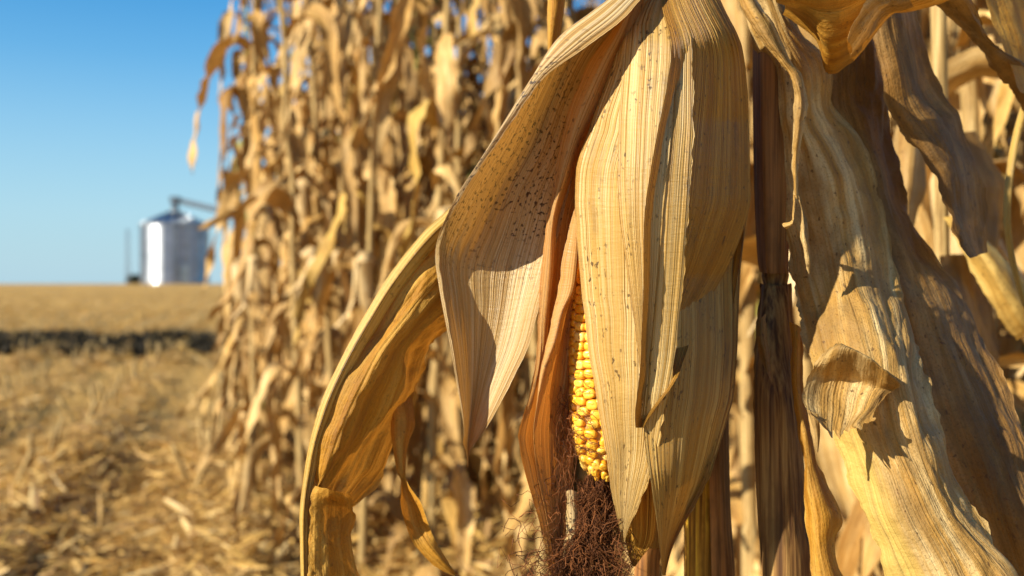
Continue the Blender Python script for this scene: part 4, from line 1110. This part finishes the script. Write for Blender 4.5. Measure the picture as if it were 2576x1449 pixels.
# drooping brown leaf to its right
patch('leaf_blade', [
    [(2170, -20, 3.6), (2220, -20, 3.6), (2260, -25, 5), (2300, -30, 7.2)],
    [(2196, 92, 3.8), (2236, 90, 3.8), (2280, 84, 5.2), (2319, 78, 7.4)],
    [(2216, 190, 4), (2256, 182, 4), (2300, 175, 5.4), (2338, 168, 7.6)],
    [(2240, 280, 4.2), (2280, 265, 4.3), (2325, 248, 5.7), (2374, 232, 7.9)],
    [(2285, 350, 4.5), (2325, 325, 4.6), (2370, 300, 6), (2418, 284, 8.2)],
    [(2322, 400, 4.7), (2356, 380, 4.8), (2396, 362, 6.2), (2432, 350, 8.4)],
    [(2350, 440, 4.9), (2384, 424, 5.1), (2416, 412, 6.5), (2448, 404, 8.6)],
    [(2372, 510, 5.1), (2402, 500, 5.4), (2434, 490, 6.8), (2472, 484, 8.8)],
    [(2400, 580, 5.3), (2426, 572, 5.7), (2450, 566, 7.1), (2482, 560, 9)],
    [(2440, 650, 5.6), (2456, 645, 6.2), (2470, 640, 7.6), (2484, 636, 9.2)]],
    M['leaf_grey'], plant, nv=90, nu=30, crumple=.0022, crumple_f=45, ragged=.0022, rag_f=90, seed=47)
# small hanging leaf tip at the top
patch('leaf_blade', [[(1376, -120, 2.0), (1392, -120, 1.6), (1408, -122, 1.6), (1424, -120, 2.0)], [(1377, 0, 2.0), (1390, 0, 1.5), (1408, 0, 1.6), (1421, 0, 2.1)], [(1377, 60, 2.0), (1386, 60, 1.5), (1400, 60, 1.6), (1415, 58, 2.1)],
                     [(1377, 110, 2.0), (1383, 112, 1.6), (1394, 112, 1.7), (1408, 104, 2.1)], [(1379, 150, 2.0), (1383, 152, 1.8), (1388, 150, 1.8), (1394, 146, 2.1)]], M['leaf_gold'], plant, nv=40, nu=16, ragged=.0006, seed=48)

# ------------------------------------------------------------------ neighbour plant behind the ear with the long arching leaf
b2 = P(1772, 711, 5.0)
plant2 = empty('corn_plant', (b2[0], b2[1], float(ground_h(b2[0], b2[1]))), True)
tag(plant2, 'corn plant hidden behind the ear, its long golden leaf arching down left', 'corn plant')
bpy.context.view_layer.update()
stalk_px('stalk', [(-420, 1760, 40, 5.0), (700, 1768, 50, 5.0), (1060, 1772, 56, 5.0), (1449, 1776, 60, 5.0), (2500, 1780, 62, 5.2), (4700, 1785, 64, 5.4), (5000, 1785, 64, 5.4)], M['stalk_green'], plant2, nodes=(300, 1900, 3000))
patch('leaf_sheath', [[(1775, 900, 3.4), (1800, 900, 3.4), (1826, 900, 4.2), (1832, 900, 5)], [(1782, 1100, 3.3), (1805, 1100, 3.3), (1828, 1100, 4.1), (1834, 1100, 5)], [(1786, 1280, 3.2), (1810, 1280, 3.2), (1832, 1280, 4.1), (1838, 1280, 5)],
                      [(1790, 1460, 3.1), (1818, 1460, 3.1), (1845, 1460, 4.0), (1850, 1460, 5)], [(1795, 1700, 3.1), (1822, 1700, 3.1), (1846, 1700, 4.0), (1852, 1700, 5)]], M['stalk_red'], plant2, nv=60, nu=16, pleat=.0004, pleat_n=3, seed=51)
patch('leaf_sheath', [[(1640, 1150, 5.8), (1660, 1150, 5.4), (1690, 1150, 5.6), (1710, 1150, 6)], [(1620, 1300, 5.7), (1640, 1300, 5.3), (1665, 1300, 5.5), (1690, 1300, 6)], [(1598, 1420, 5.6), (1618, 1420, 5.2), (1640, 1420, 5.4), (1660, 1420, 6)], [(1590, 1560, 5.6), (1610, 1560, 5.2), (1640, 1560, 5.4), (1660, 1560, 6)]], M['stalk_red'], plant2, nv=50, nu=16, pleat=.0004, pleat_n=3, seed=52)
# arching leaf: blade then midrib along its outer edge
patch('leaf_blade', [
[(1560, 170, 4), (1590, 210, 3.6), (1620, 260, 4.9), (1650, 300, 6.8)],
    [(1400, 270, 3), (1430, 350, 2.4), (1470, 430, 3.7), (1510, 500, 5.8)],
    [(1260, 400, 2), (1300, 500, 1.4), (1350, 620, 2.7), (1390, 700, 4.9)],
    [(1140, 545, 1), (1175, 640, 0.5), (1220, 740, 1.8), (1250, 830, 4)],
    [(1060, 630, 0.5), (1100, 705, 0), (1130, 775, 1.3), (1150, 838, 3.5)],
    [(985, 725, 0.1), (1025, 790, -0.5), (1065, 835, 0.9), (1097, 852, 3.2)],
    [(912, 840, -0.2), (955, 880, -0.9), (1010, 900, 0.5), (1066, 892, 3)],
    [(856, 945, -0.4), (905, 975, -1.2), (975, 980, 0.3), (1048, 950, 3)],
    [(816, 1045, -0.5), (862, 1068, -1.4), (935, 1070, 0.4), (1034, 1005, 3.1)],
    [(790, 1140, -0.6), (830, 1150, -1.4), (890, 1140, 0.6), (988, 1140, 3.2)],
    [(777, 1200, -0.6), (808, 1210, -1.4), (850, 1205, 0.6), (956, 1197, 3.2)],
    [(770, 1250, -0.6), (796, 1256, -1.3), (830, 1250, -0.05), (886, 1268, 1.8)],
    [(767, 1290, -0.6), (790, 1292, -1.2), (812, 1290, -0.15), (845, 1290, 1.5)],
    [(766, 1350, -0.6), (786, 1350, -1.1), (806, 1350, -0.15), (830, 1350, 1.3)],
    [(767, 1470, -0.6), (787, 1470, -1.1), (807, 1470, -0.15), (830, 1470, 1.3)]],
    M['leaf_gold'], plant2, nv=170, nu=64, crumple=.0026, crumple_f=60, ragged=.0022, rag_f=150, pleat=.00025, pleat_n=16, seed=55, label='long golden leaf arching down to the left')
patch('midrib', [[(1560, 150, 4.0), (1565, 160, 3.5), (1572, 172, 3.5), (1580, 190, 3.8)], [(1400, 250, 3.0), (1406, 262, 2.5), (1414, 276, 2.5), (1424, 296, 2.8)], [(1250, 385, 1.9), (1258, 398, 1.4), (1268, 414, 1.4), (1280, 436, 1.8)],
    [(1147, 508, 1.0), (1146, 524, .4), (1150, 538, .4), (1158, 560, .8)], [(1060, 588, .4), (1066, 600, -.2), (1075, 612, -.2), (1088, 630, .3)], [(982, 685, 0), (990, 696, -.6), (1000, 706, -.6), (1014, 722, -.1)],
    [(911, 802, -.4), (918, 810, -1.0), (928, 818, -1.0), (942, 832, -.5)], [(859, 899, -.6), (866, 904, -1.2), (876, 910, -1.2), (890, 922, -.8)], [(814, 996, -.8), (822, 1000, -1.4), (832, 1004, -1.4), (846, 1012, -1.0)],
    [(781, 1106, -.9), (788, 1108, -1.5), (797, 1110, -1.5), (810, 1114, -1.1)], [(763, 1206, -.9), (769, 1208, -1.4), (777, 1209, -1.4), (789, 1210, -1.1)], [(755, 1288, -.9), (760, 1288, -1.4), (767, 1288, -1.4), (777, 1288, -1.1)],
    [(756, 1380, -.9), (760, 1380, -1.3), (766, 1380, -1.3), (775, 1380, -1.1)], [(758, 1490, -.9), (762, 1490, -1.3), (768, 1490, -1.3), (776, 1490, -1.1)]], M['midrib'], plant2, nv=150, nu=20, pleat=.00025, pleat_n=5, crumple=.0005, crumple_f=60, seed=54)
# folded flap at the foot of that leaf
patch('leaf_fold', [
    [(786, 1222, -1.6), (812, 1228, -2.4), (846, 1238, -2.4), (880, 1244, -1.6)],
    [(784, 1234, -1.6), (812, 1242, -2.2), (848, 1252, -2.0), (884, 1258, -1.2)],
    [(782, 1262, -1.5), (812, 1268, -1.5), (852, 1274, -1.0), (890, 1280, -.4)],
    [(780, 1296, -1.4), (812, 1300, -1.2), (854, 1302, -.6), (895, 1304, .2)],
    [(778, 1345, -1.4), (810, 1346, -1.2), (850, 1348, -.6), (886, 1346, .2)],
    [(777, 1400, -1.4), (812, 1402, -1.2), (854, 1404, -.6), (892, 1404, .2)],
    [(777, 1480, -1.4), (816, 1480, -1.2), (864, 1480, -.6), (910, 1480, .2)]],
    M['leaf_gold'], plant2, nv=70, nu=40, crumple=.0016, crumple_f=90, ragged=.0016, rag_f=150, seed=57)
# torn twisted strand
patch('leaf_shred', [
    [(968, 930, 3.2), (985, 930, 2.8), (1010, 925, 3), (1040, 930, 3.4)],
    [(974, 1000, 2.6), (990, 1000, 2.1), (1015, 998, 2.2), (1038, 1000, 2.8)],
    [(981, 1060, 2), (998, 1060, 1.5), (1022, 1060, 1.5), (1044, 1068, 2.1)],
    [(987, 1120, 1.4), (1000, 1120, 1), (1014, 1120, 1), (1026, 1122, 1.5)],
    [(1000, 1180, 1), (1006, 1180, 0.8), (1012, 1180, 0.8), (1019, 1178, 1.1)],
    [(1009, 1222, 0.6), (1014, 1222, 0.9), (1020, 1222, 0.9), (1028, 1218, 0.6)],
    [(1011, 1275, 0.1), (1024, 1275, 0.8), (1040, 1275, 0.9), (1058, 1270, 0.4)],
    [(1020, 1325, 0.2), (1036, 1325, 0.8), (1056, 1325, 0.9), (1076, 1322, 0.5)],
    [(1046, 1375, 0.5), (1062, 1372, 0.5), (1080, 1368, 0.5), (1098, 1362, 0.7)],
    [(1085, 1415, 0.7), (1098, 1410, 0.5), (1110, 1404, 0.5), (1121, 1398, 0.8)],
    [(1122, 1440, 0.9), (1130, 1438, 0.8), (1136, 1434, 0.8), (1141, 1430, 0.9)],
    [(1144, 1448, 1), (1145, 1447, 1), (1146, 1446, 1), (1147, 1445, 1)]],
    M['leaf_gold'], plant2, nv=100, nu=18, crumple=.0006, crumple_f=90, ragged=.0005, seed=59)

# ------------------------------------------------------------------ plant at the far right, out of focus
b3 = P(2360, 711, 45.0)
plant3 = empty('corn_plant', (b3[0], b3[1], float(ground_h(b3[0], b3[1]))), True)
tag(plant3, 'sunlit pale corn stalk out of focus at upper right with dark leaves', 'corn plant')
bpy.context.view_layer.update()
stalk_px('stalk', [(-300, 2350, 36, 45), (60, 2362, 36, 45), (300, 2366, 34, 45), (900, 2372, 36, 46), (3000, 2380, 40, 48)], M['corn_stalk'], plant3, nodes=(420, 1300, 2200))
patch('leaf_blade', [[(2280, 270, 38), (2300, 268, 36), (2325, 270, 36), (2346, 280, 38)], [(2255, 360, 36), (2280, 360, 34), (2310, 365, 34), (2345, 372, 36)], [(2256, 450, 35), (2276, 452, 33), (2302, 455, 33), (2336, 462, 35)], [(2262, 530, 35), (2276, 530, 33), (2292, 532, 33), (2312, 540, 35)], [(2270, 600, 35), (2276, 600, 34), (2284, 602, 34), (2292, 604, 35)]], M['corn_leaf'], plant3, nv=50, nu=16, crumple=.004, crumple_f=30, seed=61)
patch('leaf_blade', [[(2372, 548, 30), (2392, 540, 28), (2416, 540, 28), (2436, 548, 30)], [(2400, 610, 28), (2424, 596, 26), (2452, 588, 26), (2474, 590, 28)], [(2446, 690, 27), (2472, 670, 25), (2502, 652, 25), (2528, 640, 27)], [(2502, 770, 27), (2528, 750, 25), (2560, 730, 25), (2590, 715, 27)], [(2560, 850, 28), (2590, 830, 27), (2620, 810, 27), (2650, 800, 28)]], M['corn_leaf'], plant3, nv=50, nu=16, crumple=.004, crumple_f=30, ragged=.002, seed=65)
patch('leaf_blade', [[(2380, 330, 40), (2410, 320, 42), (2440, 330, 45), (2470, 340, 48)], [(2400, 430, 38), (2440, 430, 40), (2480, 440, 44), (2520, 450, 48)], [(2410, 520, 38), (2450, 530, 40), (2490, 540, 44), (2530, 550, 48)], [(2430, 620, 40), (2460, 640, 42), (2490, 650, 44), (2520, 660, 48)], [(2450, 700, 42), (2470, 720, 43), (2490, 730, 45), (2510, 740, 48)]], M['leaf_grey'], plant3, nv=50, nu=16, crumple=.005, crumple_f=30, ragged=.002, seed=66)
patch('leaf_blade', [[(2376, 640, 40), (2400, 640, 42), (2424, 640, 46), (2450, 640, 50)], [(2390, 760, 38), (2415, 760, 41), (2445, 760, 46), (2480, 760, 50)], [(2420, 880, 38), (2446, 880, 41), (2476, 880, 46), (2508, 880, 50)], [(2440, 1000, 40), (2460, 1000, 42), (2484, 1000, 46), (2510, 1000, 50)], [(2470, 1120, 42), (2480, 1120, 43), (2490, 1120, 45), (2500, 1120, 48)]], M['leaf_grey'], plant3, nv=50, nu=16, crumple=.005, crumple_f=30, ragged=.002, seed=67)
b4 = P(2600, 711, 14.0)
plant4 = empty('corn_plant', (b4[0], b4[1], float(ground_h(b4[0], b4[1]))), True)
tag(plant4, 'corn plant at the right edge with dark drooping leaf and curved yellow rib', 'corn plant')
bpy.context.view_layer.update()
stalk_px('stalk', [(-400, 2660, 40, 14), (700, 2668, 44, 14), (1449, 2676, 46, 14), (4300, 2690, 50, 14.5)], M['stalk'], plant4, nodes=(300, 1200, 2400))
patch('leaf_blade', [[(2320, -30, 3.5), (2350, -32, 2.9), (2380, -36, 2.9), (2410, -40, 3.5)], [(2358, 22, 5.1), (2395, 18, 4.4), (2430, 16, 4.4), (2466, 26, 5.1)], [(2412, 74, 6.7), (2438, 70, 6.1), (2462, 72, 6.1), (2484, 92, 6.7)], [(2462, 124, 8.5), (2482, 118, 7.9), (2502, 116, 7.9), (2520, 126, 8.5)], [(2508, 180, 10.3), (2530, 166, 9.7), (2552, 154, 9.7), (2576, 158, 10.3)],
                     [(2552, 240, 12.1), (2580, 220, 11.5), (2600, 205, 11.5), (2625, 195, 12.1)], [(2590, 320, 13.9), (2620, 300, 13.3), (2640, 280, 13.3), (2670, 260, 13.9)]], M['leaf_grey'], plant4, nv=70, nu=24, crumple=.002, crumple_f=50, ragged=.0012, seed=63)
patch('leaf_blade', [[(2450, -60, 9), (2500, -60, 10.2), (2560, -60, 12.9), (2620, -60, 16)], [(2490, 20, 9), (2530, 25, 10.2), (2580, 25, 12.9), (2630, 25, 16)], [(2512, 90, 9), (2550, 96, 10.2), (2590, 96, 12.9), (2640, 90, 16)], [(2540, 150, 9), (2570, 160, 10.4), (2610, 160, 12.9), (2650, 150, 16)], [(2570, 230, 9), (2600, 240, 10.6), (2630, 240, 13.1), (2660, 230, 16)]], M['leaf_gold'], plant4, nv=50, nu=20, crumple=.003, crumple_f=40, seed=64)
q = [(2640, 180, 15), (2592, 240, 14.4), (2566, 310, 14), (2548, 390, 13.6), (2536, 480, 13.4), (2534, 560, 13.4), (2544, 640, 13.6), (2564, 720, 13.8), (2590, 790, 14), (2640, 860, 14)]
A = resample(np.array([[P(*w)] for w in q]), 60)[:, 0]
v, f = tube(A, np.interp(np.linspace(0, 1, 60), [0, .5, 1], [14, 12, 8]) * px2m, 10)
uvm = np.stack([np.tile(np.linspace(0, .02, 10), 60), np.repeat(np.linspace(0, .3, 60), 10)], 1)
mesh_obj('midrib', v, f, M['midrib'], plant4, uvm, uvm)
def upper(plant_, x, y, z0, seed, mat):
    rr = random.Random(seed)
    b = MB(); b.tube([(x, y, z0), (x + .01, y, 1.55), (x + .015, y + .01, 2.1)], [.0075, .0065, .005], 10); b.build('upper_stalk', mat, plant_)
    for i in range(8):
        h = 1.42 + .085 * i; l = link('leaf', rr.choice(LEAF_ME), plant_)
        l.location = Vector((x, y, h)) - plant_.location; l.rotation_euler = (rr.gauss(0, .15), rr.gauss(-.3, .15), rr.uniform(0, 6.28)); l.scale = (.62,) * 3
    q = link('tassel', rr.choice(TASSEL_ME), plant_); q.location = Vector((x + .015, y + .01, 2.12)) - plant_.location
for pl, px_, d_, sd in ((plant, 1905, 4.0, 1), (plant2, 1760, 5.0, 2), (plant3, 2350, 45.0, 3), (plant4, 2660, 14.0, 4)):
    w = P(px_, -415, d_); upper(pl, w[0], w[1], w[2], sd, M['stalk'])
for o in S.objects:
    if 'world_parts' in o: del o['world_parts']
